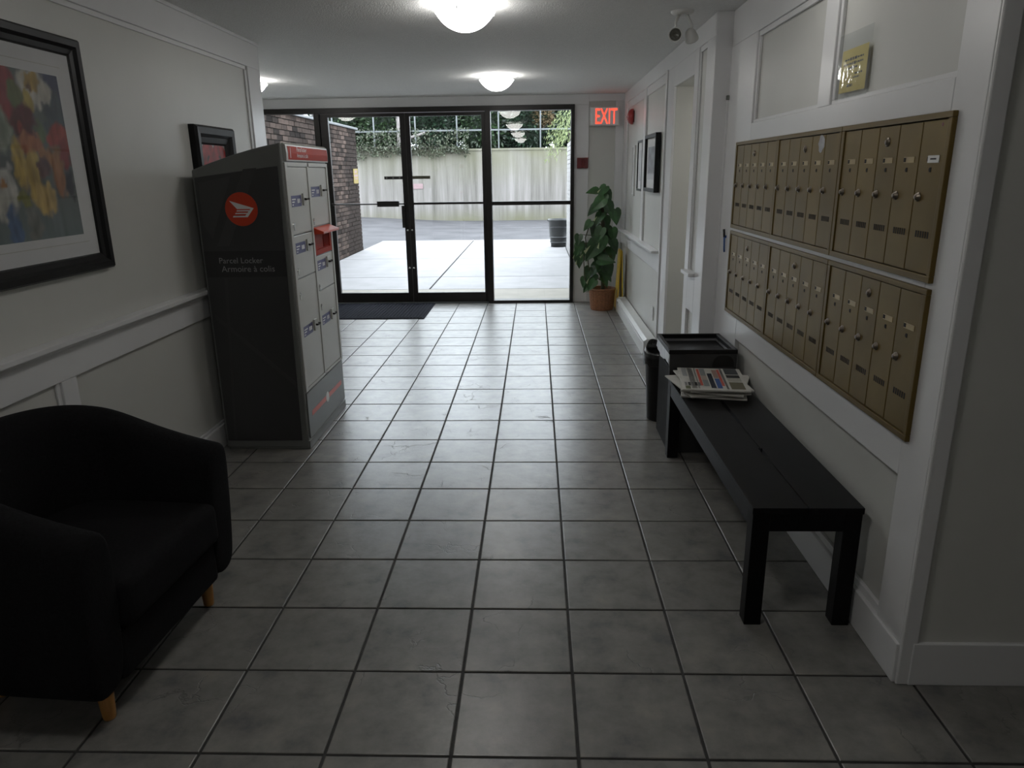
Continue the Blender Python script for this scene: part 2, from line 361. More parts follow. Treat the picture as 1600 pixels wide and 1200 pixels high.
for j in range(-15, 22):
    for i in range(-9, 13):
        x = (i+0.5-1.6813)*T; y = (j+0.5+4.61-1)*T
        if y > YD+0.1 or y < -3.4 or x > 3.5 or x < -3.5: continue
        if x < -1.95 and y < 5.0: continue
        p = px((x, y, 0)); q = px((x, y+T/2, 0)); w = px((x+T/2, y, 0))
        inside = any(-5 < c[0] < 1605 and 455 < c[1] < 1215 for c in (px((x+a*T/2, y+b*T/2, 0)) for a in (-1, 1) for b in (-1, 1)))
        if x > 1.25 and y > 1.95: inside = False
        cells.append((inside, x, y))
vis = [c for c in cells if c[0]]; first = True
for k, (ins, x, y) in enumerate(vis):
    if k >= 295: break
    if first: o = proto; first = False
    else: o = bpy.data.objects.new('tile', proto_me); COL.objects.link(o); o.parent = fl
    o.location = (x, y, RND.uniform(-.0004, .0004)); o.rotation_euler = (RND.uniform(-.0015, .0015), RND.uniform(-.0015, .0015), 0)
for ins, x, y in [c for c in cells if not c[0]]+vis[295:]:
    m = tile_mb(x, y); rest.add(m.v, m.f)
part('outlying_tiles', rest, TILE, fl, kind='stuff')

# ---- ceiling and shell
struct('ceiling', MB().box(-3.7, 3.7, -3.7, 8.9, CZ, CZ+0.35), CEIL)
struct('wall_back', MB().box(-1.95, 3.7, -3.72, -3.6, 0, CZ), WALLP)
struct('wall_right_back', MB().box(3.5, 3.62, -3.6, 1.88, 0, CZ), WALLP)

# ---- left wall
wl = struct('wall_left', MB().box(-1.95, -1.815, -3.6, 5.04, 0, CZ), WALLP); WM[wl.name] = Matrix.Identity(4)
def wp(name, parent, mat, *b, bevel=0.003): return part(name, MB().box(*b), mat, parent, bevel=bevel)
wp('frieze_board', wl, WHITE, -1.815, -1.797, -3.6, 5.045, 2.150, CZ)
wp('crown_strip', wl, WHITE, -1.797, -1.785, -3.6, 5.05, 2.292, CZ)
wp('frieze_moulding', wl, WHITE, -1.815, -1.806, -3.6, 4.83, 2.128, 2.150)
wp('end_stile', wl, WHITE, -1.815, -1.797, 4.845, 5.045, 0.143, 2.150)
wp('end_cap_board', wl, WHITE, -1.95, -1.797, 5.04, 5.055, 0, CZ)
wp('stile_moulding', wl, WHITE, -1.815, -1.806, 4.815, 4.845, 0.91, 2.128)
wp('chair_rail_cap', wl, WHITE, -1.815, -1.755, -3.6, 5.06, 0.886, 0.908)
wp('chair_rail_moulding', wl, WHITE, -1.815, -1.785, -3.6, 5.055, 0.866, 0.886)
wp('dado_board', wl, WHITE, -1.815, -1.797, -3.6, 5.045, 0.750, 0.866)
for y in (2.58, 0.55, -1.45):
    wp('dado_stile', wl, WHITE, -1.815, -1.797, y, y+0.092, 0.143, 0.750)
    wp('stile_moulding', wl, WHITE, -1.815, -1.806, y-0.022, y, 0.143, 0.750)
struct('baseboard_left', MB().box(-1.815, -1.79, -3.6, 5.05, 0, 0.128).box(-1.815, -1.803, -3.6, 5.05, 0.128, 0.143), WHITE, bevel=0.003)
struct('wall_left_lobby', MB().box(-3.6, -3.47, 4.92, 8.58, 0, CZ).box(-3.47, -1.95, 4.92, 5.04, 0, CZ), WALLP)

# ---- mailbox wall (right)
wr = struct('wall_right', MB().box(1.095, 1.30, 2.0, 4.352, 0, CZ), WALLP); WM[wr.name] = Matrix.Identity(4)
XF = 1.074
for nm, b in (('frieze_board', (1.88, 4.337, 2.130, CZ)), ('panel_rail', (2.03, 3.86, 1.628, 1.712)), ('mailbox_board', (2.03, 3.86, 0.612, 1.628)),
              ('near_stile', (1.88, 2.03, 0.0, 2.130)), ('far_stile', (3.86, 4.337, 0.0, 2.130)), ('middle_stile', (2.865, 2.985, 1.712, 2.130))):
    wp(nm, wr, WHITE, XF, 1.095, *b)
wp('corner_board', wr, WHITE, XF, 1.122, 1.868, 1.88, 0, CZ, bevel=0.004)
for y0, y1 in ((2.03, 2.865), (2.985, 3.86)):      # small mouldings inside the upper panels
    wp('panel_moulding', wr, WHITE, 1.082, 1.095, y0, y1, 1.712, 1.727); wp('panel_moulding', wr, WHITE, 1.082, 1.095, y0, y1, 2.105, 2.130)
    wp('panel_moulding', wr, WHITE, 1.082, 1.095, y1-0.022, y1, 1.727, 2.105); wp('panel_moulding', wr, WHITE, 1.082, 1.095, y0, y0+0.012, 1.727, 2.105)
wp('panel_moulding', wr, WHITE, 1.080, 1.095, 2.03, 3.86, 0.132, 0.160)
struct('baseboard_right', MB().box(1.066, 1.095, 1.88, 4.337, 0, 0.132), WHITE, bevel=0.003)
struct('wall_right_near', MB().box(1.10, 3.6, 1.88, 2.0, 0, CZ), GREYW)
struct('baseboard_right_near', MB().box(1.108, 3.5, 1.865, 1.88, 0, 0.143), WHITE, bevel=0.003)

# ---- far right wall: narrow panelled pier, opening, panelled wall
XR = 0.985
wf = struct('wall_right_far', MB().box(1.003, 1.30, 4.352, 4.868, 0, CZ).box(1.003, 1.30, 4.868, 5.55, 2.06, CZ).box(1.003, 1.30, 5.55, 8.60, 0, CZ), WALLP); WM[wf.name] = Matrix.Identity(4)
wp('pier_return_board', wf, WHITE, XR, 1.095, 4.338, 4.351, 0, CZ, bevel=0.002)
for nm, b in (('frieze_board', (4.352, 8.58, 2.195, CZ)), ('pier_stile', (4.352, 4.545, 0.0, 2.195)), ('pier_stile', (4.755, 4.868, 0, 2.195)),
              ('pier_rail', (4.545, 4.755, 0.62, 0.85)), ('opening_header', (4.868, 5.55, 2.06, 2.195)), ('opening_casing', (5.55, 5.84, 0, 2.195)),
              ('dado_board', (5.84, 8.58, 0.695, 0.842)), ('panel_stile', (6.90, 7.04, 0.86, 2.195)), ('panel_stile', (8.30, 8.58, 0.86, 2.195))):
    wp(nm, wf, WHITE, XR, 1.003, *b)
wp('panel_head_moulding', wf, WHITE, 0.992, 1.003, 5.84, 8.30, 2.125, 2.195)
wp('panel_head_moulding', wf, WHITE, 0.992, 1.003, 4.545, 4.755, 2.165, 2.195)
wp('panel_moulding', wf, WHITE, 0.992, 1.003, 4.735, 4.755, 0.872, 2.165)
wp('casing_edge', wf, WHITE, 0.972, XR, 5.80, 5.842, 0, 2.20)
wp('chair_rail_cap', wf, WHITE, 0.935, 1.003, 5.98, 8.58, 0.842, 0.862)
wp('pier_rail_cap', wf, WHITE, 0.945, 1.003, 4.545, 4.78, 0.85, 0.872)
struct('wall_corridor', MB().box(1.30, 3.2, 5.55, 5.68, 0, CZ).box(1.30, 3.2, 4.74, 4.868, 0, CZ).box(3.2, 3.32, 4.74, 5.68, 0, CZ), WALLP)
struct('ceiling_corridor', MB().box(1.30, 3.2, 4.868, 5.55, 2.06, CZ), CEIL)
struct('baseboard_right_far', MB().box(0.972, 1.003, 5.84, 5.96, 0, 0.11).box(0.972, 1.003, 7.98, 8.56, 0, 0.11), WHITE, bevel=0.003)

# ---- far wall beside and above the entrance
wfa = struct('wall_far', MB().box(0.436, 1.1, 8.60, 8.80, 0, 2.205).box(-3.6, 1.1, 8.60, 8.80, 2.205, CZ).box(-3.6, -3.46, 8.60, 8.80, 0, 2.205), WALLP); WM[wfa.name] = Matrix.Identity(4)
wp('head_trim', wfa, WHITE, -3.47, 0.597, 8.582, 8.60, 2.200, CZ)
wp('side_trim', wfa, WHITE, 0.436, 0.597, 8.580, 8.60, 0, 2.200)
wp('corner_stile', wfa, WHITE, 0.895, 0.985, 8.580, 8.60, 0, 2.235)
wp('panel_head_rail', wfa, WHITE, 0.597, 0.985, 8.580, 8.60, 2.235, CZ)
struct('baseboard_far', MB().box(0.597, 0.972, 8.572, 8.60, 0, 0.11), WHITE, bevel=0.003)
struct('facade_outside', MB().box(-3.6, 1.3, 8.82, 8.95, 2.32, 6.0), WBRICK)

# ================================================================== ENTRANCE (dark bronze aluminium and glass)
fr = struct('trim_1', MB().box(-3.46, 0.436, 8.53, 8.66, 2.150, 2.204), BRONZE, bevel=0.002); WM[fr.name] = Matrix.Identity(4)
wp('frame_post', fr, BRONZE, -2.480, -2.420, 8.53, 8.66, 0.0, 2.150, bevel=0.002)
wp('frame_post', fr, BRONZE, -0.560, -0.500, 8.53, 8.66, 0.0, 2.150, bevel=0.002)
wp('frame_post', fr, BRONZE, 0.397, 0.436, 8.53, 8.66, 0.0, 2.150, bevel=0.002)
wp('threshold', fr, COPING, -2.42, -0.56, 8.53, 8.68, 0.0, 0.014, bevel=0.003)
wp('sill_bar', fr, BRONZE, -0.50, 0.397, 8.53, 8.66, 0.0, 0.033, bevel=0.002)
wp('sill_bar', fr, BRONZE, -3.46, -2.48, 8.53, 8.66, 0.0, 0.033, bevel=0.002)
w1 = struct('window_1', MB().box(-0.50, 0.397, 8.585, 8.593, 0.033, 2.150), GLASS); WM[w1.name] = Matrix.Identity(4)
wp('mid_bar', w1, BRONZE, -0.50, 0.397, 8.55, 8.63, 1.130, 1.173, bevel=0.002)
w2 = struct('window_2', MB().box(-3.46, -2.48, 8.585, 8.593, 0.033, 2.150), GLASS); WM[w2.name] = Matrix.Identity(4)
wp('mid_bar', w2, BRONZE, -3.46, -2.48, 8.55, 8.63, 1.130, 1.173, bevel=0.002)
def leaf(name, x0, x1, s0, s1):
    d = struct(name, MB().box(x0, x0+s0, 8.565, 8.61, 0.016, 2.145), BRONZE, bevel=0.002); WM[d.name] = Matrix.Identity(4)
    wp('stile', d, BRONZE, x1-s1, x1, 8.565, 8.61, 0.016, 2.145, bevel=0.002)
    wp('top_rail', d, BRONZE, x0+s0, x1-s1, 8.565, 8.61, 2.108, 2.145, bevel=0.002)
    wp('bottom_rail', d, BRONZE, x0+s0, x1-s1, 8.565, 8.61, 0.016, 0.128, bevel=0.002)
    wp('glass_pane', d, GLASS, x0+s0, x1-s1, 8.584, 8.592, 0.128, 2.108, bevel=0)
    return d
dl = leaf('door_1', -2.418, -1.464, 0.088, 0.057)
dr = leaf('door_2', -1.461, -0.562, 0.053, 0.042)
part('push_bar', MB().tube([(-2.36, 8.535, 1.160), (-1.50, 8.535, 1.160)], 0.008, 8).box(-2.36, -2.34, 8.53, 8.565, 1.145, 1.175).box(-1.515, -1.50, 8.53, 8.565, 1.145, 1.175), BRONZE, dl)
wp('latch_box', dl, BRONZE, -1.822, -1.572, 8.515, 8.565, 1.130, 1.193, bevel=0.004)
wp('pull_handle', dl, BRONZE, -1.545, -1.507, 8.535, 8.565, 0.89, 1.14, bevel=0.004)
wp('mid_bar', dr, BRONZE, -1.408, -0.604, 8.57, 8.605, 1.147, 1.172, bevel=0.002)
st = part('sticker_strip', MB().box(-1.733, -1.521, 8.5805, 8.584, 1.432, 1.465), INK, dl, label='black sticker strip with small white marks')
for x in (-1.715, -1.64, -1.565): part('white_mark', MB().box(x, x+0.018, 8.5795, 8.5805, 1.440, 1.457), INKG, st)
part('sticker_strip', MB().box(-1.408, -1.205, 8.5805, 8.584, 1.433, 1.466), BROWNS, dr, label='brown grey sticker strip')
for d, x in ((dl, -1.49), (dr, -1.44)):
    part('lock_cylinder', MB().lathe([(0.0001, -0.012), (0.014, -0.012), (0.014, 0.0)], (x, 8.565, 0.42), 12, 'y'), CHROME, d, smooth=True)
    part('lock_cylinder', MB().lathe([(0.0001, -0.012), (0.012, -0.012), (0.012, 0.0)], (x, 8.565, 0.86), 12, 'y'), CHROME, d, smooth=True)

# ================================================================== OUTSIDE GROUND AND WALLS
pv = struct('paving', MB().box(-3.7, 0.8, 8.66, 17.0, -0.10, -0.006), MORTAR); WM[pv.name] = Matrix.Identity(4)
part('sill_slab', MB().box(-3.56, 0.62, 8.66, 9.64, -0.05, 0.0), PAVEC, pv, bevel=0.004, label='cream concrete strip along the doors')
XS = [-3.56, -1.43, 0.62]; YS = [9.645, 10.84, 13.3, 17.0]
for a in range(2):
    for b in range(3):
        part('paving_slab', MB().box(XS[a]+.011, XS[a+1]-.011, YS[b]+.014, YS[b+1]-.014, -0.05, 0.0), PAVE, pv, bevel=0.005)
m = MB(); nx, ny = 40, 12
for j in range(ny+1):
    for i in range(nx+1):
        x = -12+16*i/nx; y = 17.0+7.4*j/ny
        t = max(0, min(1, (-2.0-x)/5)); z = 0.19*t*t*(3-2*t)*min(1, (y-17.0)/5.5)
        m.v.append(Vector((x, y, z-0.004)))
for j in range(ny):
    for i in range(nx): a = j*(nx+1)+i; m.f.append((a, a+1, a+nx+2, a+nx+1))
m.box(-12, -3.56, 15.1, 17.0, -0.1, -0.004); m.box(-12, -3.7, 8.0, 15.1, -0.1, -0.004); m.box(0.62, 4, 8.95, 17.0, -0.1, -0.004)
struct('driveway', m, ASPH)
struct('wall_court', MB().box(-12, 4, 24.05, 24.4, -0.1, 2.17).box(-12, 4, 24.02, 24.43, 2.17, 2.23), CONCW)
struct('ground_bank', MB().box(-14, 6, 24.4, 32, -0.1, 2.12), SOIL)
bw = struct('wall_brick', MB().box(-3.80, -3.575, 8.80, 15.03, 0, 2.335), MORTAR); WM[bw.name] = Matrix.Identity(4)
part('coping', MB().box(-3.84, -3.52, 8.80, 15.10, 2.335, 2.375), COPING, bw, bevel=0.006)
brick_me = None; H = 2.335/31; BL = 0.232; cand = []
for c in range(31):
    y = 8.80-(BL/2 if c % 2 else 0)
    while y < 15.03:
        y0 = max(8.80, y+0.005); y1 = min(15.035, y+BL-0.005)
        if y1-y0 > 0.05:
            p = px((-3.56, (y0+y1)/2, (c+.5)*H)); w = abs(px((-3.56, y1, (c+.5)*H))[0]-px((-3.56, y0, (c+.5)*H))[0])
            seen = (405 < p[0] < 500 and 165 < p[1] < 240) or (508 < p[0] < 575 and 180 < p[1] < 412)
            cand.append((seen, w, y0, y1, c))
        y += BL
cand.sort(key=lambda q: (not q[0], -q[1]))
far = MB(); meshes = {}
for k, (seen, w, y0, y1, c) in enumerate(cand):
    d = RND.uniform(-0.003, 0.004); z0 = c*H+0.006; z1 = (c+1)*H-0.006
    if k < 296:
        key = round(y1-y0, 3)
        if key not in meshes:
            L2 = (y1-y0)/2; m = MB().box(-0.02, 0.012, -L2, L2, 0, z1-z0); o = part('brick', m, BRICKM, bw); meshes[key] = o.data
        else: o = bpy.data.objects.new('brick', meshes[key]); COL.objects.link(o); o.parent = bw
        o.location = (-3.572+d, (y0+y1)/2, z0)
    else: far.box(-3.59, -3.56+d, y0, y1, z0, z1)
    
part('smaller_bricks', far, BRICKM, bw, kind='stuff')
for c in range(31):      # end face of the brick wall
    for x0, x1 in (((-3.80, -3.56),) if c % 2 else ((-3.80, -3.69), (-3.68, -3.56))):
        far2 = MB().box(x0, x1, 15.02, 15.04, c*H+.006, (c+1)*H-.006)
        if c == 0 and x0 == -3.80: endm = MB()
        endm.add(far2.v, far2.f)
part('end_bricks', endm, BRICKM, bw, kind='stuff')
ww = struct('wall_white_brick', MB().box(0.632, 1.10, 8.95, 14.9, 0, 2.02), MORTAR if False else WBRICK); WM[ww.name] = Matrix.Identity(4)
m = MB()
for c in range(26):
    y = 8.96-(0.116 if c % 2 else 0)
    while y < 14.9:
        a, b = max(8.96, y+.004), min(14.905, y+.228)
        if b-a > .04: m.box(0.62, 0.64, a, b, c*0.0775+.005, (c+1)*0.0775-.005)
        y += 0.232
part('painted_bricks', m, WBRICK, ww, kind='stuff')

# things outside -----------------------------------------------------
pot = thing('planter_pot', 'charcoal ribbed planter pot standing by the white brick wall outside', 'pot', (0.47, 15.25, 0))
part('pot_body', MB().lathe([(0.0001, 0), (0.155, 0), (0.165, 0.1), (0.172, 0.103), (0.172, 0.118), (0.175, 0.19), (0.182, 0.193), (0.182, 0.208), (0.205, 0.50), (0.232, 0.53), (0.232, 0.56), (0.205, 0.56), (0.195, 0.50), (0.0001, 0.49)], (0.47, 15.25, 0), 28), POTG, pot, smooth=True)
part('rim_soil', MB().lathe([(0.0001, 0.005), (0.197, 0.0)], (0.47, 15.25, 0.505), 20), SOIL, pot)
part('pot_ring', MB().lathe([(0.180, 0.093), (0.186, 0.098), (0.180, 0.103)], (0.47, 15.25, 0), 28), COPING, pot, smooth=True)
part('pot_ring', MB().lathe([(0.188, 0.197), (0.194, 0.203), (0.188, 0.209)], (0.47, 15.25, 0), 28), COPING, pot, smooth=True)
fe = thing('mesh_fence', 'galvanised steel fence of thin posts and rails on the concrete wall outside', 'fence', (-2.5, 24.2, 2.23))
for k in range(-4, 5):
    x = -2.484+1.322*k
    part('post', MB().box(x-.021, x+.021, 24.17, 24.23, 2.23, 3.50), GALV, fe)
for z, h in ((2.79, .024), (3.46, .026)):
    part('rail', MB().box(-7.8, 2.9, 24.185, 24.215, z-h, z+h), GALV, fe)
m = MB()
def leafquad(m, c, d, up, L, Wd):
    d = d.normalized(); s = d.cross(up)
    if s.length < 1e-3: s = Vector((1, 0, 0))
    s.normalize(); n = s.cross(d)
    m.add([c, c+d*L*.5+s*Wd*.5+n*Wd*.12, c+d*L, c+d*L*.5-s*Wd*.5+n*Wd*.12], [(0, 1, 2), (0, 2, 3)])
def rdir():
    while True:
        v = Vector((RND.uniform(-1, 1), RND.uniform(-1, 1), RND.uniform(-1, 1)))
        if 0.05 < v.length < 1: return v.normalized()
def shrub(name, label, cx, cy, z0, rx, ry, rz, n, mat, L=0.15, Wd=0.07, group=None, core=True, cat='shrub', droop=0.0, trunk=DBARK, inner=0.6):
    t = thing(name, label, cat, (cx, cy, z0), 0, group)
    m = MB(); cz = z0+rz
    for k in range(n):
        v = rdir(); q = RND.uniform(inner, 1.0)*(0.86+0.28*noise.noise(Vector((v.x*2.2+cx*3, v.y*2.2, v.z*2.2+cy))))
        c = Vector((cx+v.x*rx*q, cy+v.y*ry*q, cz+v.z*rz*q))
        d = (v+rdir()*0.9+Vector((0, -0.25, -droop)))
        leafquad(m, c, d, rdir(), L*RND.uniform(.6, 1.2), Wd*RND.uniform(.7, 1.2))
    part('foliage', m, mat, t, kind='stuff')
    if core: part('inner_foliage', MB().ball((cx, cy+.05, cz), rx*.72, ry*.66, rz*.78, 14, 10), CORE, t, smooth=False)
    part('stem', MB().tube([(cx, cy, z0-0.1), (cx+.05, cy, z0+rz*.6), (cx-.03, cy+.03, z0+rz*1.2)], 0.05, 8, 0.025), trunk, t)
    return t
hl = ['leftmost dark laurel shrub above the concrete wall', 'laurel shrub above the wall, seen through the left door', 'laurel shrub above the wall, behind the meeting door stiles',
      'laurel shrub above the wall, seen through the right door', 'dense dark laurel shrub behind the fence, left in the side window', 'darkest laurel shrub behind the fence at right end of side window']
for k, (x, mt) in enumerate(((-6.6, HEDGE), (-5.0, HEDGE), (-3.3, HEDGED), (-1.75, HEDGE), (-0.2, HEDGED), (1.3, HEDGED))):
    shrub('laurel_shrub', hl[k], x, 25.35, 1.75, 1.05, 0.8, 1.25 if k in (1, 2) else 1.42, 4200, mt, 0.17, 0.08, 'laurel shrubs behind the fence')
shrub('tall_shrub', 'tall evergreen shrub rising behind the laurels at left', -5.9, 27.4, 1.8, 1.8, 0.9, 1.8, 2400, HEDGE, 0.2, 0.08)
shrub('tall_shrub', 'tall evergreen shrub rising behind the laurels at right', -1.0, 27.6, 1.5, 3.0, 0.9, 2.1, 4200, HEDGED, 0.2, 0.08)
shrub('dry_shrub', 'brown dry leaved shrub above the wall in the side window', 0.25, 24.85, 2.85, 0.38, 0.3, 0.36, 900, DRYL, 0.10, 0.035, core=False)
iv = thing('ivy', 'grey green ivy trailing over the top of the concrete wall outside', 'ivy', (-4.2, 24.0, 2.2))
m = MB()
for k in range(2600):
    x = RND.uniform(-6.4, -2.1); lim = 0.34*(0.5+0.5*noise.noise(Vector((x*1.7, 3, 0))))+0.10
    z = 2.30-RND.random()**1.5*lim if k % 2 else 2.25+RND.random()**1.4*0.62
    c = Vector((x, 23.99-RND.random()*0.10 if z < 2.25 else 24.0+RND.uniform(-.1, .12), z))
    leafquad(m, c, rdir()+Vector((0, -.6, -.5)), rdir(), RND.uniform(.05, .11), RND.uniform(.04, .07))
part('ivy_foliage', m, IVY, iv, kind='stuff')
part('ivy_stem', MB().tube([(-6.2, 23.99, 2.29), (-5, 23.985, 2.3), (-3.6, 23.99, 2.28), (-2.2, 23.99, 2.26)], 0.018, 6), DBARK, iv)
tr = thing('tree', 'pale grey tree trunk between the laurels seen beside the door stiles', 'tree', (-4.32, 24.75, 2.0))
part('trunk', MB().tube([(-4.42, 24.75, 2.0), (-4.40, 24.75, 2.8), (-4.44, 24.78, 3.6), (-4.40, 24.8, 5.2)], 0.11, 10, 0.08), BARK, tr, smooth=True)
part('branch', MB().tube([(-4.42, 24.75, 2.75), (-4.0, 24.6, 2.62), (-3.55, 24.55, 2.75)], 0.06, 8, 0.04), BARK, tr, smooth=True)
part('crown', (lambda mm: [leafquad(mm, Vector((-4.4+RND.gauss(0, .7), 24.9+RND.gauss(0, .4), 4.9+RND.gauss(0, .5))), rdir(), rdir(), .16, .08) for _ in range(900)] and mm)(MB()), HEDGE, tr, kind='stuff')
cf = thing('weeping_bush', 'pale green weeping bush hanging over the end of the white brick wall', 'bush', (0.84, 15.75, 0))
m = MB()
for k in range(230):
    a = RND.uniform(0, 2*PI); rr = RND.random()**.5*0.34; p = Vector((0.83+rr*math.cos(a), 15.82+rr*math.sin(a), 2.46+RND.uniform(-.10, .42)-rr*.5))
    n = 7; d = Vector((math.cos(a)*.05, math.sin(a)*.05, -0.05))
    for s in range(n):
        leafquad(m, p, rdir()*.5+Vector((math.cos(a)*.5, math.sin(a)*.5, -.9)), rdir(), RND.uniform(.05, .10), .018)
        p = p+d+Vector((RND.uniform(-.01, .01), RND.uniform(-.01, .01), -.012*s))
part('foliage', m, CONIF, cf, kind='stuff')
part('stem', MB().tube([(0.98, 15.8, 0), (0.96, 15.8, 1.3), (0.88, 15.78, 2.1), (0.80, 15.75, 2.5)], 0.04, 8, 0.015), DBARK, cf)
part('branch', MB().tube([(0.92, 15.78, 1.8), (0.74, 15.75, 2.05), (0.66, 15.72, 2.3)], 0.02, 6, 0.01), DBARK, cf)
lb = ['dark timber post behind the brick wall coping, leftmost', 'dark timber post behind the brick wall coping, in the middle', 'dark timber post behind the brick wall coping, rightmost']
for k, (x, y) in enumerate(((-6.05, 17.5), (-5.55, 17.5), (-5.05, 17.5))):
    solo('timber_post', MB().box(x-.06, x+.06, y-.06, y+.06, 0, 3.4).box(x-.08, x+.08, y-.08, y+.08, 3.4, 3.46), TIMBER, lb[k], 'post', 'timber posts behind the brick wall', bevel=0.004)
ns = thing('yellow_notice', 'small yellow notice fixed near the outer end of the brick wall', 'sign', (-3.55, 14.75, 1.43))
part('notice_plate', MB().box(-3.556, -3.544, 14.60, 14.96, 1.32, 1.60), pm('faded_yellow_plate', (0.20, 0.15, 0.035), 0.5, var=0.1, scale=9), ns, bevel=0.002)
part('printed_lines', MB().box(-3.544, -3.5435, 14.64, 14.92, 1.45, 1.49).box(-3.544, -3.5435, 14.66, 14.90, 1.40, 1.42).box(-3.544, -3.5435, 14.70, 14.86, 1.52, 1.57), PINK, ns)
solo('wall_plate', MB().box(-3.95, -3.62, 24.03, 24.05, 1.02, 1.18), PINK, 'faded pink plate on the far concrete wall outside', 'sign', bevel=0.003)

# ================================================================== CEILING LAMPS
def lamp(x, y, label):
    t = thing('ceiling_lamp', label, 'lamp', (x, y, CZ-0.13), 0, 'glass dome ceiling lamps')
    c = (x, y, CZ)
    part('base_plate', MB().lathe([(0.0001, -0.022), (0.085, -0.022), (0.09, -0.016), (0.09, 0.0)], c, 28), WPLAST, t, smooth=True)
    prof = [(0.0001, -0.128)]+[(0.148*(k/10)**.5*math.sqrt((2*.166*.088-.088*.088*k/10)/(2*.166*.088-.088*.088)), -0.128+0.088*k/10) for k in (.15, .5, 1, 2, 3, 4.5, 6, 8, 10)]
    prof += [(0.153, -0.037), (0.150, -0.034)]
    inner = [(r*0.97, h+0.004) for r, h in reversed(prof[:-1])]
    part('glass_shade', MB().lathe(prof+inner, c, 36), LAMPM, t, smooth=True)
    for k in range(3):
        a = k*2*PI/3+0.35; d = Vector((math.cos(a), math.sin(a), 0)); p = Vector(c)
        part('clip', MB().tube([p+d*.085+Vector((0, 0, -.008)), p+d*.148+Vector((0, 0, -.020)), p+d*.157+Vector((0, 0, -.034)), p+d*.152+Vector((0, 0, -.048))], 0.0035, 6), CHROME, t)
    return t
l0 = lamp(-0.355, 4.05, 'lit glass dome ceiling lamp nearest the camera, top centre')
for p, lb in (((-0.34, 6.87), 'lit glass dome ceiling lamp in front of the entrance doors'), ((-2.545, 6.86), 'lit glass dome ceiling lamp mostly hidden behind end of left wall'),
              ((-0.36, 1.25), 'lit glass dome ceiling lamp above the armchair, reflected in the glass'), ((-0.36, -1.55), 'lit glass dome ceiling lamp farthest behind the camera, reflected in glass')):
    dup(l0, (p[0], p[1], CZ-0.13), 0, lb)
dup(l0, (1.95, 5.21, 2.06-0.13), 0, 'lit glass dome ceiling lamp added to brighten the side corridor, out of sight')  # unseen lamp, added to brighten the corridor wall

sm_ = thing('small_ceiling_lamp', 'small round lit ceiling lamp close above the mailbox wall, out of frame', 'lamp', (0.73, 2.86, CZ-0.075))
part('base_plate', MB().lathe([(0.0001, -0.02), (0.08, -0.02), (0.085, 0.0)], (0.73, 2.86, CZ), 24), WPLAST, sm_, smooth=True)
part('glass_shade', MB().lathe([(0.0001, -0.075), (0.03, -0.073), (0.055, -0.062), (0.072, -0.045), (0.078, -0.02)], (0.73, 2.86, CZ), 24), LAMPM, sm_, smooth=True)

# ================================================================== MAILBOXES
HB = 0.441
def make_mail():
    t = thing('mailbox_panel', '', 'mailbox', (XF, 2.68, 1.187), 0, 'gold mailbox panels on the right wall')
    # local: x towards the room is negative, y 0 (near) .. 0.694 (far), z 0..HB
    y1 = -0.69; f = MB()
    Y0, Y1 = -0.690, 0.002
    f.box(-0.014, 0, Y0, Y1, 0, 0.019).box(-0.014, 0, Y0, Y1, HB-0.016, HB).box(-0.014, 0, Y0, Y0+0.019, 0.019, HB-0.016).box(-0.014, 0, Y1-0.024, Y1, 0.019, HB-0.016)
    part('frame', f, BRASSF, t, local=True, bevel=0.002)
    part('back_plate', MB().box(-0.002, 0, Y0+.019, Y1-.024, .019, HB-.016), DARK, t, local=True)
    dw = (Y1-0.024-Y0-0.019)/5
    for k in range(5):
        a = Y0+0.019+k*dw+0.0018; b = a+dw-0.0036; xf = -0.010
        d = part('door', MB().box(xf, -0.002, a, b, 0.0215, HB-0.019), BRASS, t, local=True, bevel=0.0012)
        part('name_slot', MB().box(xf-0.0012, xf, a+.022, a+.082, 0.3155, 0.3175).box(xf-0.0012, xf, a+.022, a+.082, 0.3295, 0.3315).box(xf-.0012, xf, a+.022, a+.024, .3175, .3295).box(xf-.0004, xf, a+.024, a+.07, .3175, .3295), SLOTC, d, local=True)
        part('slot_recess', MB().box(xf-0.0005, xf, a+.072, a+.084, 0.3165, 0.3305), DARK, d, local=True)
        part('thumb_hole', MB().lathe([(0.0001, -0.0004), (0.0065, -0.0004), (0.0065, 0)], (xf, a+.062, 0.296), 10, 'x').box(xf-.0009, xf, a+.0555, a+.060, .290, .302), DARK, d, local=True)
        part('lock', MB().lathe([(0.0001, -0.0105), (0.006, -0.0105), (0.008, -0.009), (0.009, -0.004), (0.0125, -0.003), (0.013, 0.0)], (xf, a+.103, 0.224), 14, 'x'), LOCKM, d, local=True, smooth=True)
        v = MB()
        for q in range(6): v.box(xf-0.0006, xf, a+.022+q*.0125, a+.022+q*.0125+.0075, 0.116, 0.134)
        part('vent_slots', v, DARK, d, local=True)  # thin dark plates on the door; the slots' inner shade is in the colour
        if k == 2: part('master_lock', MB().lathe([(0.0001, -0.008), (0.007, -0.008), (0.009, -0.005), (0.0135, -0.003), (0.014, 0)], (xf, a+.066, 0.377), 14, 'x'), LOCKM, d, local=True, smooth=True)
    return t
mp0 = make_mail()
names = [('upper row, nearest the camera with a white name label', 2.68, 1.187), ('upper row, in the middle with a pale worn patch', 3.375, 1.187), ('upper row, farthest along the wall', 4.066, 1.187),
         ('lower row, nearest the camera', 2.68, 0.730), ('lower row, in the middle', 3.375, 0.730), ('lower row, farthest along the wall', 4.066, 0.730)]
mail = []
for k, (lb, y, z) in enumerate(names):
    t = mp0 if k == 0 else dup(mp0, (XF, y, z), 0)
    t.location = (XF, y, z); t['label'] = 'gold five-door mailbox panel, '+lb; mail.append(t)
    WM[t.name] = Matrix.Translation((XF, y, z))
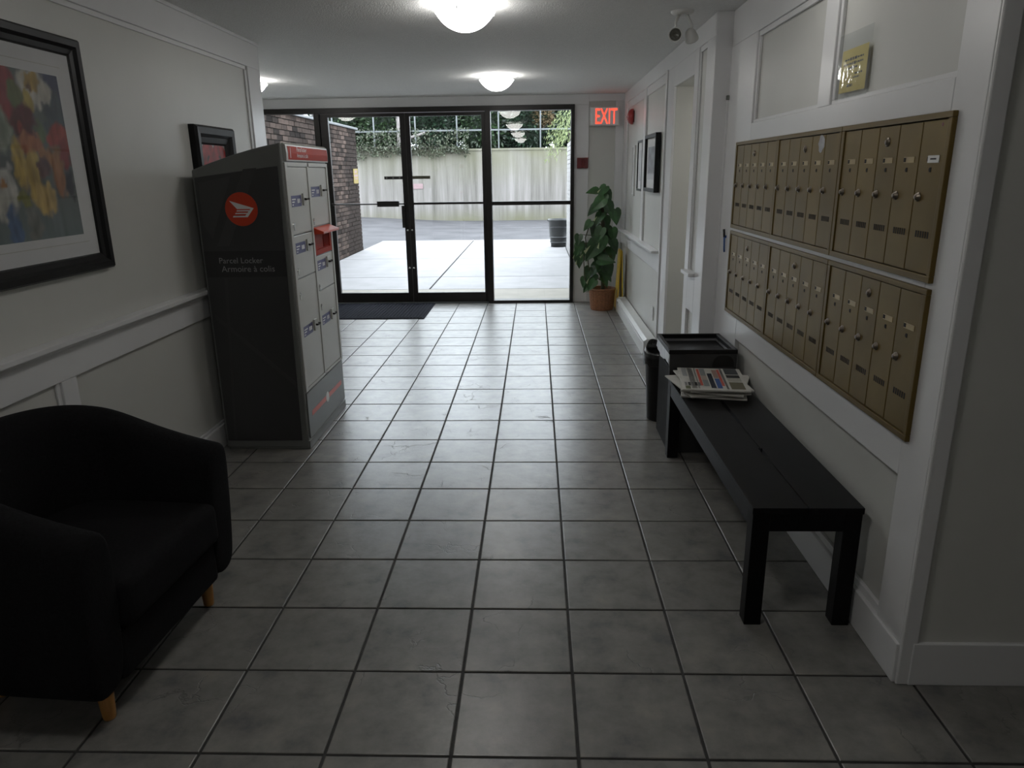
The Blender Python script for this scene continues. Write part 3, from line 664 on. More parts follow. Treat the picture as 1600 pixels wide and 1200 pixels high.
d5 = [c for c in mp0.children if c.name.startswith('door')][0]
nl = part('name_label', MB().box(-0.0118, -0.0105, -0.649, -0.592, 0.314, 0.333), PAPERW, d5, local=True, label='white paper name label')
part('label_print', MB().box(-0.0121, -0.0118, -0.635, -0.605, 0.322, 0.326), INK, mp0, local=True)
part('rust_spot', MB().lathe([(0.0001, -0.0006), (0.005, -0.0004), (0.0055, 0)], (-0.010, -0.64, 0.410), 10, 'x'), REDD, mp0, local=True)
pt = MB(); n = 14
pt.prism([(0.029*math.cos(2*PI*i/n)*(1+.15*math.sin(3*i)), 0.031*math.sin(2*PI*i/n)*(1+.12*math.cos(5*i))) for i in range(n)], (-0.0100, -0.505, 0.392), (0, -1, 0), (0, 0, 1), (-1, 0, 0), 0.0005)
part('worn_patch', pt, pm('bare_worn_metal', (0.34, 0.34, 0.36), 0.5, 0.3, var=0.2, scale=30), mail[1], local=True)

# notice in a plastic sleeve
nt_ = thing('sleeve_notice', 'yellow printed notice in a clear plastic sleeve above the mailboxes', 'notice', (1.085, 2.70, 1.725))
part('plastic_sleeve', MB().box(1.0815, 1.0825, 2.575, 2.835, 1.722, 1.935), SLEEVE, nt_)
part('paper', MB().add([(1.0835, 2.812, 1.744), (1.0835, 2.598, 1.742), (1.0835, 2.598, 1.882), (1.0835, 2.806, 1.882)], [(0, 3, 2, 1)]), YELP, nt_)
m = MB()
for z, y0, y1, big in ((1.849, 2.78, 2.63, 0), (1.834, 2.785, 2.63, 0), (1.820, 2.75, 2.67, 0), (1.799, 2.69, 2.63, 0), (1.787, 2.70, 2.65, 0), (1.764, 2.745, 2.70, 1)):
    y = y0
    while y > y1:
        L = RND.uniform(.007, .02); bold = big or (2.70 < y < 2.74)
        h = .0045 if bold else .0028
        m.add([(1.0832, y, z-h), (1.0832, max(y1, y-L), z-h), (1.0832, max(y1, y-L), z+h), (1.0832, y, z+h)], [(0, 1, 2, 3)]); y -= L+.004
part('printed_lines', m, INK, nt_)

# pen and cable strip in the corner beside the mailboxes
pn = thing('pen', 'blue pen hanging in the corner beside the farthest mailboxes', 'pen', (1.062, 4.17, 1.05))
part('pen_barrel', MB().tube([(1.062, 4.165, 1.045), (1.062, 4.172, 1.06), (1.062, 4.185, 1.125)], 0.0055, 8), BLUEP, pn, smooth=True)
part('pen_cap', MB().tube([(1.062, 4.185, 1.125), (1.060, 4.195, 1.168)], 0.0066, 8), INK, pn, smooth=True)
part('holder_clip', MB().box(1.060, 1.074, 4.182, 4.192, 1.12, 1.135), BLUEP, pn)
cs = thing('cable_strip', 'thin white cable strip with a dark clip running down the wall corner', 'cable', (1.066, 4.335, 0.75))
part('strip', MB().box(1.063, 1.074, 4.328, 4.342, 0.75, 1.86), WHITE, cs)
part('clip', MB().box(1.058, 1.074, 4.322, 4.346, 1.86, 1.885), LENS, cs, bevel=0.003)

# ================================================================== PARCEL LOCKER
lk = thing('parcel_locker', 'tall grey metal parcel locker with orange logo against the left wall', 'locker', (-1.515, 4.195, 0))
XB, XFf, Y0, Y1 = -1.755, -1.285, 3.795, 4.60
arc = [(XFf, 1.652)]+[(XFf-(XFf-XB)*t, 1.652-0.125*t**1.35-0.004) for t in (0.08, 0.2, 0.35, 0.5, 0.65, 0.8, 0.92, 1.0)]
poly = [(XB, 0.012), (XFf, 0.012), (XFf, 1.565)]+arc
part('body', MB().prism(poly, (0, Y1, 0), (1, 0, 0), (0, 0, 1), (0, -1, 0), Y1-Y0), MGREY, lk, bevel=0.008, seg=3)
part('plinth', MB().box(XB+.01, XFf+.006, Y0+.004, Y1-.004, 0, 0.05), MGREY, lk, bevel=0.004)
sp = part('side_panel', MB().prism([(XB+.012, 0.055), (XFf-.035, 0.055), (XFf-.022, 1.538), (XB+.012, 1.486)], (0, Y0, 0), (1, 0, 0), (0, 0, 1), (0, -1, 0), 0.004), DGREY, lk, bevel=0.0015)
yp = Y0-0.0042
def on_side(poly2, t=0.0006, y=yp): return MB().prism(poly2, (0, y, 0), (1, 0, 0), (0, 0, 1), (0, -1, 0), t)
part('printed_facet', on_side([(XB+.03, 1.46), (XB+.20, 1.49), (XB+.07, 1.18), (XB+.03, 1.25)]), FACET, sp)
part('printed_facet', on_side([(XFf-.20, 1.525), (XFf-.13, 1.53), (XB+.15, 1.14), (XB+.09, 1.14)]), FACET, sp)
part('printed_facet', on_side([(XB+.05, .06), (XB+.062, .06), (XB+.12, .97), (XB+.105, .97)]), FACET, sp)
part('printed_facet', on_side([(XB+.03, .78), (XFf-.04, .40), (XFf-.04, .37), (XB+.03, .755)], 0.0010), FACET, sp)
part('text_band', on_side([(XB+.014, 0.978), (XFf-.028, 0.978), (XFf-.027, 1.115), (XB+.013, 1.115)], 0.0008), DSTRIP, sp)
yt = yp-0.0011
m = MB(); n = 40; R0 = 0.085; cx, cz = -1.516, 1.327
part('logo_disc', on_side([(cx+R0*math.cos(2*PI*i/n), cz+R0*math.sin(2*PI*i/n)) for i in range(n)], 0.0007), LORANGE, sp, label='round orange logo disc')
def wing(p, k=R0/177): return [(cx+(x-477)*k, cz-(y-340)*k) for x, y in p]
for pl in ([(353, 250), (430, 338), (575, 338), (612, 330)], [(575, 338), (498, 424), (537, 424), (612, 330)], [(428, 350), (420, 363), (556, 363), (568, 350)],
           [(410, 378), (402, 390), (532, 390), (544, 378)], [(384, 408), (374, 424), (500, 424), (514, 408)]):
    pp = wing(pl)
    m.add([(x, yt, z) for x, z in pp], [tuple(range(len(pp)))])
part('logo_wing', m, LWHITE, sp, label='white winged arrow emblem')
m = MB().place(text('Parcel Locker', 0.232), (-1.665, yt, 1.051), (1, 0, 0), (0, 0, 1)).place(text('Armoire à colis', 0.283), (-1.658, yt, 1.006), (1, 0, 0), (0, 0, 1))
part('lettering', m, LTEXT, sp)
# front
xf = XFf+0.0005
part('front_frame', MB().box(XFf-.002, XFf+.010, 3.812, 3.850, 0.33, 1.556).box(XFf-.002, XFf+.010, 4.560, 4.590, 0.33, 1.556).box(XFf-.002, XFf+.010, 4.182, 4.212, 0.33, 1.556)
     .box(XFf-.002, XFf+.010, 3.85, 4.56, 1.535, 1.556).box(XFf-.002, XFf+.010, 3.85, 4.56, 0.33, 0.345), LGREY, lk, bevel=0.002)
part('base_panel', MB().box(XFf, XFf+.006, 3.82, 4.585, 0.06, 0.322), MGREY, lk, bevel=0.002)
part('base_stripe', MB().box(XFf+.006, XFf+.0068, 3.885, 4.525, 0.172, 0.202), LORANGE, lk)
part('stripe_badge', MB().lathe([(0.0001, 0.0075), (0.032, 0.0075), (0.032, 0.006)], (XFf, 4.20, 0.187), 20, 'x'), LWHITE, lk)
doors = [(3.853, 4.179, 1.187, 1.531), (3.853, 4.179, 0.956, 1.180), (3.853, 4.179, 0.348, 0.949), (4.215, 4.557, 1.207, 1.531), (4.215, 4.557, 0.836, 1.033), (4.215, 4.557, 0.348, 0.829)]
lab = [(1.336, 1.24), (1.09, 1.0), (0.635, 0.87), (1.375, 1.245), (0.955, 0.86), (0.63, 0.745)]
for (a, b, z0, z1), (zl, zk) in zip(doors, lab):
    d = part('locker_door', MB().box(XFf-.001, XFf+.006, a, b, z0, z1), LGREY, lk, bevel=0.002)
    s = part('number_sticker', MB().box(XFf+.006, XFf+.0066, a+.02, a+.185, zl-.006, zl+.052), NAVY, d, label='navy sticker with white print')
    mm = MB()
    for q in range(3): mm.box(XFf+.0066, XFf+.0069, a+.03, a+.05+.02*q, zl+.002+.014*q, zl+.008+.014*q)
    mm.box(XFf+.0066, XFf+.0069, a+.12, a+.138, zl+.012, zl+.034).box(XFf+.0066, XFf+.0069, a+.145, a+.165, zl+.012, zl+.034)
    part('sticker_print', mm, LWHITE, lk)
    part('lock', MB().box(XFf+.006, XFf+.016, a+.20, a+.255, zl-.004, zl+.06).box(XFf+.016, XFf+.026, a+.215, a+.235, zl+.022, zl+.036), LGREY, d, bevel=0.002)
    part('key_slot', MB().box(XFf+.016, XFf+.030, a+.212, a+.268, zl+.024, zl+.034), DARK, d)
    part('keyhole', MB().lathe([(0.0001, 0.0095), (0.009, 0.009), (0.010, 0.006)], (XFf, a+.022, zk), 12, 'x').box(XFf+.006, XFf+.008, a+.016, a+.028, zk-.03, zk), CHROME, d)
rs = part('return_slot', MB().box(XFf-.001, XFf+.008, 4.215, 4.557, 1.040, 1.070).box(XFf-.001, XFf+.008, 4.215, 4.25, 1.07, 1.165).box(XFf-.001, XFf+.008, 4.52, 4.557, 1.07, 1.165).box(XFf-.001, XFf+.002, 4.25, 4.52, 1.07, 1.165), HEADP, lk, bevel=0.002, label='orange key return slot')
part('flap', MB().prism([(0, 0), (0.062, 0.004), (0.062, 0.016), (0, 0.040)], (XFf, 4.222, 1.160), (1, 0, 0), (0, 0, 1), (0, 1, 0), 0.336), LORANGE, rs, bevel=0.002)
part('slot_mouth', MB().box(XFf+.002, XFf+.004, 4.40, 4.52, 1.075, 1.155), SLOTP, rs)
sg = part('sign_header', MB().prism([(XFf-.004, 1.562), (XFf+.016, 1.562), (XFf+.018, 1.60), (XFf+.014, 1.643), (XFf-.004, 1.655)], (0, 3.83, 0), (1, 0, 0), (0, 0, 1), (0, 1, 0), 0.765), LGREY, lk, bevel=0.003)
part('sign_face', MB().add([(XFf+.0172, 3.855, 1.570), (XFf+.0172, 4.585, 1.570), (XFf+.0192, 4.585, 1.602), (XFf+.0192, 3.855, 1.602), (XFf+.0158, 4.585, 1.636), (XFf+.0158, 3.855, 1.636)], [(0, 1, 2, 3), (3, 2, 4, 5)]), HEADP, sg, label='orange red header sign')
xs = XFf+0.0199
m = MB().place(text('1', None, 0.052), (xs, 3.885, 1.578), (0, 1, 0), (0, 0, 1))
m.place(text('Parcel locker', 0.17), (xs, 3.995, 1.612), (0, 1, 0), (0, 0, 1)).place(text('Armoire à colis', 0.19), (xs, 3.995, 1.582), (0, 1, 0), (0, 0, 1))
part('lettering', m, LWHITE, sg)

# ================================================================== PICTURES ON THE LEFT WALL
def frame_ring(m, y0, y1, z0, z1, w, X, dx, prof=True, sgn=1):
    # mitred moulding ring; dx depth towards the room
    steps = [(0, 0, 0), (0, 0.7*dx, 0), (w*.12, dx, 0), (w*.45, dx*.95, 0), (w*.62, dx*.62, 0), (w*.9, dx*.5, 0), (w, dx*.3, 0), (w, 0, 0)]
    vs = []
    for (i, d, _) in steps:
        for (y, z) in ((y0+i, z0+i), (y1-i, z0+i), (y1-i, z1-i), (y0+i, z1-i)): vs.append((X+sgn*d, y, z))
    fs = []
    for k in range(len(steps)-1):
        for c in range(4):
            a = k*4+c; b = k*4+(c+1) % 4; fs.append((a, b, b+4, a+4) if sgn > 0 else (a, a+4, b+4, b))
    return m.add(vs, fs)
XW = -1.815
bp = thing('flower_painting', 'large framed flower print with white mat and wide black frame above armchair', 'picture', (XW, 2.58, 1.129))
part('frame', frame_ring(MB(), 2.115, 3.043, 1.129, 2.009, 0.066, XW, 0.034), BLACKF, bp)
part('mat_board', MB().box(XW, XW+.010, 2.18, 2.98, 1.192, 1.948), MATB, bp)
part('mat_line', MB().box(XW+.010, XW+.0105, 2.24, 2.92, 1.246, 1.249).box(XW+.010, XW+.0105, 2.24, 2.92, 1.892, 1.895), NEWSP, bp)
BL_ = [(-.05, .9, .25, .22, (.10, .14, .28)), (.97, .95, .18, .22, (.05, .07, .16)), (.92, .76, .12, .14, (.07, .11, .14)), (.5, .87, .11, .17, (.42, .03, .03)), (.58, .85, .05, .08, (.2, .22, .06)),
       (.76, .91, .14, .11, (.78, .74, .62)), (.68, .82, .06, .08, (.62, .46, .06)), (.87, .89, .06, .08, (.75, .70, .58)), (.75, .94, .07, .05, (.66, .42, .05)), (.735, .915, .025, .035, (.25, .12, .03)),
       (.61, .70, .12, .11, (.16, .018, .022)), (.60, .66, .03, .03, (.5, .06, .03)), (.42, .63, .10, .13, (.35, .40, .30)), (.76, .66, .05, .07, (.18, .24, .10)), (.91, .63, .09, .09, (.55, .06, .03)),
       (.96, .52, .07, .09, (.40, .03, .025)), (.66, .57, .12, .06, (.60, .18, .05)), (.53, .44, .05, .15, (.70, .47, .06)), (.63, .37, .075, .19, (.78, .52, .09)), (.70, .24, .08, .10, (.72, .47, .08)),
       (.85, .40, .07, .17, (.52, .20, .06)), (.76, .50, .06, .06, (.60, .24, .06)), (.73, .43, .045, .06, (.20, .09, .08)), (.95, .33, .04, .10, (.04, .045, .06)), (.34, .26, .13, .13, (.62, .60, .52)), (.40, .36, .07, .08, (.68, .66, .60)),
       (.36, .34, .03, .04, (.55, .25, .05)), (.39, .07, .05, .13, (.10, .20, .42)), (.55, .12, .06, .12, (.24, .25, .22)), (.14, .6, .16, .2, (.5, .2, .06)), (.12, .25, .13, .15, (.6, .42, .08)), (.2, .83, .16, .13, (.72, .66, .55)), (.5, .24, .06, .04, (.3, .3, .05))]
def paint(u, v):
    w = Vector((u*7, v*7, 0)); u2 = u+.045*noise.noise(w)+.028*noise.noise(w*3); v2 = v+.05*noise.noise(w+Vector((9, 3, 0)))+.032*noise.noise(w*3+Vector((5, 1, 0)))+.02*noise.noise(Vector((u*40, v*6, 3)))
    st = .5+.5*noise.noise(Vector((u*26, v*2.5, 1))); a = .5+.5*noise.noise(Vector((u*5, v*5, 7)))
    c = [.10+.09*a, .13+.08*a, .11+.10*a]
    if v < .3:
        k = (.3-v)/.3*.8; d = [.13+.12*st, .20+.13*st, .20+.15*st]; c = [c[i]*(1-k)+d[i]*k for i in range(3)]
    for (bu, bv, ru, rv, col) in BL_:
        q = math.sqrt(((u2-bu)/ru)**2+((v2-bv)/rv)**2); k = max(0, min(1, (1.12-q)/.34))
        if k > 0:
            sh = .5+.75*(.5+.5*noise.noise(Vector((u*22+bu*9, v*10, bv*7))))+.2*noise.noise(Vector((u*45, v*14, bu))); c = [c[i]*(1-k)+min(1, col[i]*sh)*k for i in range(3)]
    g = sum(c)/3; return [0.78*(.82*x+.18*g) for x in c]
part('art_print', grid_col(MB(), (XW+.0112, 2.27, 1.278), (0, .62, 0), (0, 0, .583), 84, 80, paint), ART, bp, label='loose painting of red, yellow and white flowers')
part('glazing', MB().box(XW+.0135, XW+.015, 2.178, 2.982, 1.19, 1.95), glass('picture_glass', (0.97, 0.97, 0.97), 1.4, 0.02), bp)
sp2 = thing('small_picture', 'small black framed picture of red poppies behind the parcel locker', 'picture', (XW, 4.21, 1.25))
part('frame', frame_ring(MB(), 3.955, 4.462, 1.25, 1.757, 0.098, XW, 0.045), BLACKF, sp2)
def poppy(u, v):
    c = (.30, .29, .28)
    for bu, bv, r in ((.28, .72, .3), (.72, .74, .28), (.5, .45, .35), (.2, .3, .25), (.82, .3, .26)):
        q = math.hypot(u-bu, (v-bv))/r
        if q < 1: s = .7+.5*noise.noise(Vector((u*9, v*9, bu))); c = (.42*s, .022*s, .018*s) if q > .2 else (.03, .01, .01)
    return c
part('art_print', grid_col(MB(), (XW+.012, 4.045, 1.34), (0, .325, 0), (0, 0, .335), 30, 30, poppy), ART, sp2)

# pictures on the far right wall (they face the room, towards -X)
def rpic(label, y0, y1, z0, z1, dx, w, X, fmat, art, name='wall_picture'):
    t = thing(name, label, 'picture', (X, (y0+y1)/2, z0), 0)
    m = MB()
    m.box(X-dx, X, y0, y0+w, z0, z1).box(X-dx, X, y1-w, y1, z0, z1).box(X-dx, X, y0+w, y1-w, z0, z0+w).box(X-dx, X, y0+w, y1-w, z1-w, z1)
    part('frame', m, fmat, t, bevel=0.002)
    part('mat_board', MB().box(X-dx*.45, X-.001, y0+w, y1-w, z0+w, z1-w), MATB, t)
    part('art_print', grid_col(MB(), (X-dx*.45-.0006, y1-w-.05, z0+w+.07), (0, -(y1-y0-2*w-.1), 0), (0, 0, z1-z0-2*w-.14), 12, 14, art), ART, t)
    return t
def greyart(u, v):
    s = .24+.16*noise.noise(Vector((u*4, v*5, 2))); return (s*.95, s*.97, s*1.08) if v > .18 else (.5, .5, .52)
rpic('deep black framed grey landscape print on the panelled wall right of the plant', 6.10, 6.70, 1.318, 1.782, 0.040, 0.030, 0.995, BLACKF, greyart)
rpic('thin black framed pale print half hidden behind the wall stile', 7.06, 7.38, 1.305, 1.765, 0.018, 0.020, 1.003, BLACKF, lambda u, v: (.5, .5, .52))
rpic('narrow white framed notice nearest the corner behind the plant', 7.62, 7.80, 1.245, 1.735, 0.014, 0.020, 1.003, WPLAST, lambda u, v: (.36, .36, .37))

# ================================================================== ARMCHAIR
ch = thing('tub_armchair', 'black fabric tub armchair on short wooden legs in left foreground', 'armchair', (-1.445, 1.995, 0), math.radians(-4))
path = []; a_ = 0.325; xs0 = -0.03; bx = 0.215
for x in (0.315, 0.305, 0.27, 0.20, 0.10, xs0): path.append((Vector((x, -a_, 0)), Vector((0, -1, 0))))
for k in range(1, 16):
    an = -PI/2-PI*k/16; c, s = math.cos(an), math.sin(an)
    path.append((Vector((xs0+bx*c, a_*s, 0)), Vector((c/bx, s/a_, 0)).normalized()))
for x in (xs0, 0.10, 0.20, 0.27, 0.305, 0.315): path.append((Vector((x, a_, 0)), Vector((0, 1, 0))))
def hgt(i):   # top edge: arms rise into the back
    n = len(path)-1; p = path[i][0]; t = (0.31-p.x)/(0.31+0.245)      # 0 at arm front, 1 at back
    t = max(0, min(1, t)); return 0.612+0.050*t+0.115*(t*t*(3-2*t))
vs = []; fs = []; prof_n = None
for i, (p, nn) in enumerate(path):
    h = hgt(i); sc = 1.0; end = i in (0, len(path)-1)
    th = 0.068
    back = max(0, min(1, (0.05-p.x)/0.3))
    ring = [(th*.80, .115), (th*1.0, .17), (th*1.08, .34), (th*1.0, h-.075), (th*.86, h-.028), (th*.45, h-.004), (-th*.2, h), (-th*.68, h-.022), (-th*.95, h-.075), (-th*1.0, .40), (-th*1.0, .20), (-th*.8, .115)]
    if end: ring = [(o*.82, (z-.34)*.955+.34) for o, z in ring]
    lean = 0.018
    for o, z in ring:
        q = p+nn*o; q = Vector((q.x+(lean*(z-.35)/.3 if i < 4 or i > len(path)-5 else -0.0*back), q.y, z)); vs.append(q)
    prof_n = len(ring)
for i in range(len(path)-1):
    for j in range(prof_n):
        k = (j+1) % prof_n; fs.append((i*prof_n+j, (i+1)*prof_n+j, (i+1)*prof_n+k, i*prof_n+k))
fs.append(tuple(range(prof_n))); fs.append(tuple((len(path)-1)*prof_n+j for j in range(prof_n-1, -1, -1)))
part('tub_shell', MB().add(vs, fs), BLACKFAB, ch, smooth=True, local=True, sub=2)
part('seat_base', MB().box(-0.20, 0.300, -0.275, 0.275, 0.116, 0.275), BLACKFAB, ch, local=True, bevel=0.02, seg=3)
m = MB(); cu = [(-0.20, 0.33), (-0.262, 0.262), (0.262, 0.43)]
nx, ny = 8, 8; vs = []; fs = []
def cush(u, v):
    x = -0.19+0.525*u; y = -0.262+0.524*v; crown = 0.022*math.sin(PI*u)*math.sin(PI*v); return x, y, crown
top = [];
for s in (0, 1):
    for j in range(ny+1):
        for i in range(nx+1):
            x, y, c = cush(i/nx, j/ny); vs.append((x, y, .425+c if s else .278))
q = (nx+1)*(ny+1)
for j in range(ny):
    for i in range(nx):
        a = j*(nx+1)+i; fs.append((q+a, q+a+1, q+a+nx+2, q+a+nx+1)); fs.append((a, a+nx+1, a+nx+2, a+1))
for i in range(nx):
    fs.append((i, i+1, q+i+1, q+i)); b = ny*(nx+1)+i; fs.append((b+1, b, q+b, q+b+1))
for j in range(ny):
    a = j*(nx+1); fs.append((a+nx+1, a, q+a, q+a+nx+1)); b = a+nx; fs.append((b, b+nx+1, q+b+nx+1, q+b))
part('seat_cushion', MB().add(vs, fs), BLACKFAB, ch, smooth=True, local=True, bevel=0.03, seg=4)
for x, y in ((0.235, -0.285), (0.235, 0.285), (-0.15, -0.22), (-0.15, 0.22)):
    part('leg', MB().lathe([(0.0001, 0), (0.016, 0), (0.018, 0.006), (0.025, 0.125), (0.0001, 0.125)], (x, y, 0), 16), BEECH, ch, smooth=True, local=True)

# ================================================================== BENCH, PAPERS, BINS
be = thing('bench', 'long black wooden bench under the gold mailboxes', 'bench', (0.88, 2.93, 0))
BX0, BX1, BY0, BY1, BZ = 0.700, 1.058, 2.160, 3.725, 0.437
def plank(x0, x1, inner):   # notches along the inner edge
    notch = [(2.60, 2.69), (2.99, 3.30)]; d = 0.006
    e = x1 if inner == 'r' else x0; s = -1 if inner == 'r' else 1
    pts = [(e, BY0)]
    for a, b in notch: pts += [(e, a), (e+s*d, a), (e+s*d, b), (e, b)]
    pts += [(e, BY1)]; o = x0 if inner == 'r' else x1
    poly = pts+[(o, BY1), (o, BY0)]
    if inner == 'l': poly = poly[::-1]
    return MB().prism(poly, (0, 0, BZ-.022), (1, 0, 0), (0, 1, 0), (0, 0, 1), 0.022)
part('seat_plank', plank(BX0, 0.8775, 'r'), BENCHW, be, bevel=0.0015)
part('seat_plank', plank(0.8805, BX1, 'l'), BENCHW, be, bevel=0.0015)
zt, zb = BZ-.022, 0.352
part('apron', MB().box(BX0+.004, BX0+.024, BY0+.06, BY1-.06, zb, zt), BENCHW, be, bevel=0.0015)
part('apron', MB().box(BX1-.026, BX1-.006, BY0+.06, BY1-.06, zb, zt), BENCHW, be, bevel=0.0015)
part('apron', MB().box(BX0+.06, BX1-.06, BY0+.004, BY0+.024, zb, zt), BENCHW, be, bevel=0.0015)
part('apron', MB().box(BX0+.06, BX1-.06, BY1-.024, BY1-.004, zb, zt), BENCHW, be, bevel=0.0015)
for x in (BX0+.003, BX1-.060):
    for y in (BY0+.003, BY1-.060):
        part('leg', MB().box(x, x+.057, y, y+.057, 0, zt), BENCHW, be, bevel=0.0025)
part('cross_slat', MB().box(BX0+.024, BX1-.026, 2.90, 2.94, zb+.02, zt), BENCHW, be)

def newspaper(label, cx, cy, z, rz, w, l, sheets, seed, printed=False):
    t = thing('newspaper', label, 'newspaper', (cx, cy, z), rz, 'newspapers piled on the bench end')
    r = random.Random(seed); h = 0.009*sheets
    m = MB(); nx, ny = 6, 6
    def zz(u, v): return 0.0035*math.sin(u*3+seed)*math.sin(v*2.5+seed*2)*0+0.0
    for s in range(sheets):
        o = [r.uniform(-.006, .006) for _ in range(4)]; z0 = s*0.009
        m.box(-w/2+o[0], w/2+o[1], -l/2+o[2], l/2+o[3], z0+.0008, z0+.0082)
        m.lathe([(0.0001, -l/2+o[2]), (0.0038, -l/2+o[2]), (0.0038, l/2+o[3]), (0.0001, l/2+o[3])], (-w/2+o[0], 0, z0+.0045), 8, 'y')
    part('folded_sheets', m, NEWSP, t, local=True)
    if printed:
        c = MB(); z1 = h+.0004
        def q(x0, x1, y0, y1, col, zz=z1): c.add([(x0, y0, zz), (x1, y0, zz), (x1, y1, zz), (x0, y1, zz)], [(0, 1, 2, 3)], col)
        a, b = -w/2+.012, w/2-.012; e, f = -l/2+.014, l/2-.012
        G = (.10, .10, .10); D = (.035, .035, .035)
        # columns run across the page: local x is the short side
        cols = [(0.00, .08, 'bar'), (.10, .19, 'txt'), (.21, .235, 'txt'), (.255, .30, 'red'), (.31, .40, 'pho'), (.42, .50, 'drk'), (.52, .60, 'blu'), (.605, .65, 'red'), (.66, .70, 'txt'), (.735, .96, 'mix')]
        for p0, p1, kd in cols:
            x0 = a+(b-a)*p0; x1 = a+(b-a)*p1
            if kd == 'txt':
                yy = e+.01
                while yy < f-.01: q(x0, x1, yy, yy+.004, G); yy += .0095
            elif kd == 'red': q(x0, x1, e+.06, f-.02, (.45, .10, .075))
            elif kd == 'bar': q(x0, x1, f-.16, f, (.30, .31, .31)); q(x0, x1, e, e+.05, (.12, .13, .07))
            elif kd == 'pho': q(x0, x1, e+.05, f-.01, (.20, .22, .22)); q(x0, x1, e+.16, e+.24, (.36, .30, .26), z1+.0002)
            elif kd == 'drk': q(x0, x1, e+.02, f-.10, (.025, .03, .045))
            elif kd == 'blu': q(x0, x1, e+.02, e+.19, (.05, .10, .28)); q(x0, x1, e+.2, f-.03, (.30, .20, .17))
            else:
                q(x0, x1, e+.01, e+.13, (.13, .12, .08)); q(x0, x1, e+.145, e+.20, (.34, .33, .29)); q(x0, x1, e+.21, e+.26, D); q(x0, x1, e+.275, f, (.07, .075, .08))
        for k in range(5): q(a+(b-a)*.0+k*.016, a+(b-a)*.0+k*.016+.012, e+.055, e+.115, (.04, .04, .04) if k % 2 else (.2, .2, .2))
        part('front_page', c, PRINT, t, local=True, kind=None)
    return t
zc = BZ
newspaper('newspaper at the very bottom of the pile on bench end', 0.890, 3.520, zc+.0005, math.radians(-12), .30, .385, 1, 3)
newspaper('newspaper second from bottom of the pile, sticking out towards the floor', 0.860, 3.530, zc+.0105, math.radians(9), .30, .385, 1, 4)
newspaper('newspaper in the middle of the pile, corner showing by the wall', 0.900, 3.515, zc+.0205, math.radians(-20), .29, .38, 1, 5)
newspaper('newspaper just under the top one of the pile on the bench', 0.880, 3.535, zc+.0305, math.radians(2), .30, .39, 1, 6)
newspaper('topmost newspaper of the pile with red and blue front page', 0.885, 3.520, zc+.0405, math.radians(-7), .315, .41, 1, 7, True)

# recycling box at the end of the bench
rb = thing('recycling_box', 'dark grey recycling box with black tray top and white liner behind the bench', 'box', (0.885, 3.95, 0))
X0, X1, Ya, Yb = 0.706, 1.060, 3.752, 4.145
part('box_body', MB().box(X0+.012, X1-.006, Ya+.008, Yb-.008, 0, 0.47), BCARD, rb, bevel=0.008)
li = MB()
npt = 96; pts = []
def rim(k):   # walk round the rectangle
    per = [(X0, Ya), (X0, Yb), (X1, Yb), (X1, Ya)]
    s = k/npt*4; i = int(s) % 4; t = s-int(s); a = per[i]; b = per[(i+1) % 4]
    return a[0]+(b[0]-a[0])*t, a[1]+(b[1]-a[1])*t
vs = []
for k in range(npt):
    x, y = rim(k); cxx, cyy = (X0+X1)/2, (Ya+Yb)/2; w = 0.0022*math.sin(k*1.1)
    drop = 0.492+0.010*math.sin(k*.33)
    vs += [(x, y, .562), (x+(x-cxx)*.01+w, y+(y-cyy)*.01+w, .535), (x+(x-cxx)*.012-w, y+(y-cyy)*.012, .51), (x+(x-cxx)*.004+w, y+(y-cyy)*.004, drop)]
fs = []
for k in range(npt):
    j = (k+1) % npt
    for q in range(3): fs.append((k*4+q, j*4+q, j*4+q+1, k*4+q+1))
part('bag_liner', li.add(vs, fs), BAGW, rb, smooth=True, label='white plastic liner folded over the rim')
part('front_panel', MB().box(X0+.002, X1, Ya-.008, Ya+.004, 0.0, 0.560), pm('grey_box_front', (0.030, 0.030, 0.031), 0.5, var=0.2, scale=6, bump=0.3, bscale=14), rb, bevel=0.003)
m = MB()
m.box(X0-.004, X1+.002, Ya-.010, Ya+.016, .556, .580).box(X0-.004, X1+.002, Yb-.016, Yb+.006, .556, .580).box(X0-.004, X0+.020, Ya+.016, Yb-.016, .556, .580).box(X1-.022, X1+.002, Ya+.016, Yb-.016, .556, .580)
part('tray_rim', m, BPLAST, rb, bevel=0.003)
part('tray_floor', MB().box(X0+.018, X1-.02, Ya+.014, Yb-.014, .535, .541), BPLAST, rb)
hp = [(0.056*math.copysign(abs(math.cos(t*PI/14))**.7, math.cos(t*PI/14)), 0.062*math.sin(t*PI/14)**.8) for t in range(15)]
part('hand_hole', MB().prism(hp, (0.990, Ya-.0082, 0.487), (1, 0, 0), (0, 0, 1), (0, -1, 0), 0.001), DARK, rb, label='black rounded hand hole')

wb = thing('waste_bin', 'slim black waste bin with bag flaps behind the recycling box', 'bin', (0.785, 4.33, 0))
part('bin_body', MB().lathe([(0.0001, 0.0), (0.092, 0.0), (0.095, 0.01), (0.118, 0.415), (0.122, 0.418), (0.122, 0.424), (0.112, 0.424), (0.092, 0.03), (0.0001, 0.03)], (0.785, 4.33, 0), 28), BPLAST, wb, smooth=True)
vs = []; fs = []; n = 28
for k in range(n):
    a = 2*PI*k/n; f = 0.055*max(0, math.cos(a-2.4))**2+0.03*max(0, math.cos(a-5.2))**3
    for r, z in ((0.127, .355+.012*math.sin(k*2.1)), (0.129, .39), (0.127, .426), (0.118-f*.3, .436+f), (0.108, .42)):
        vs.append((0.785+r*math.cos(a), 4.33+r*math.sin(a), z))
for k in range(n):
    j = (k+1) % n
    for q in range(4): fs.append((k*5+q, j*5+q, j*5+q+1, k*5+q+1))
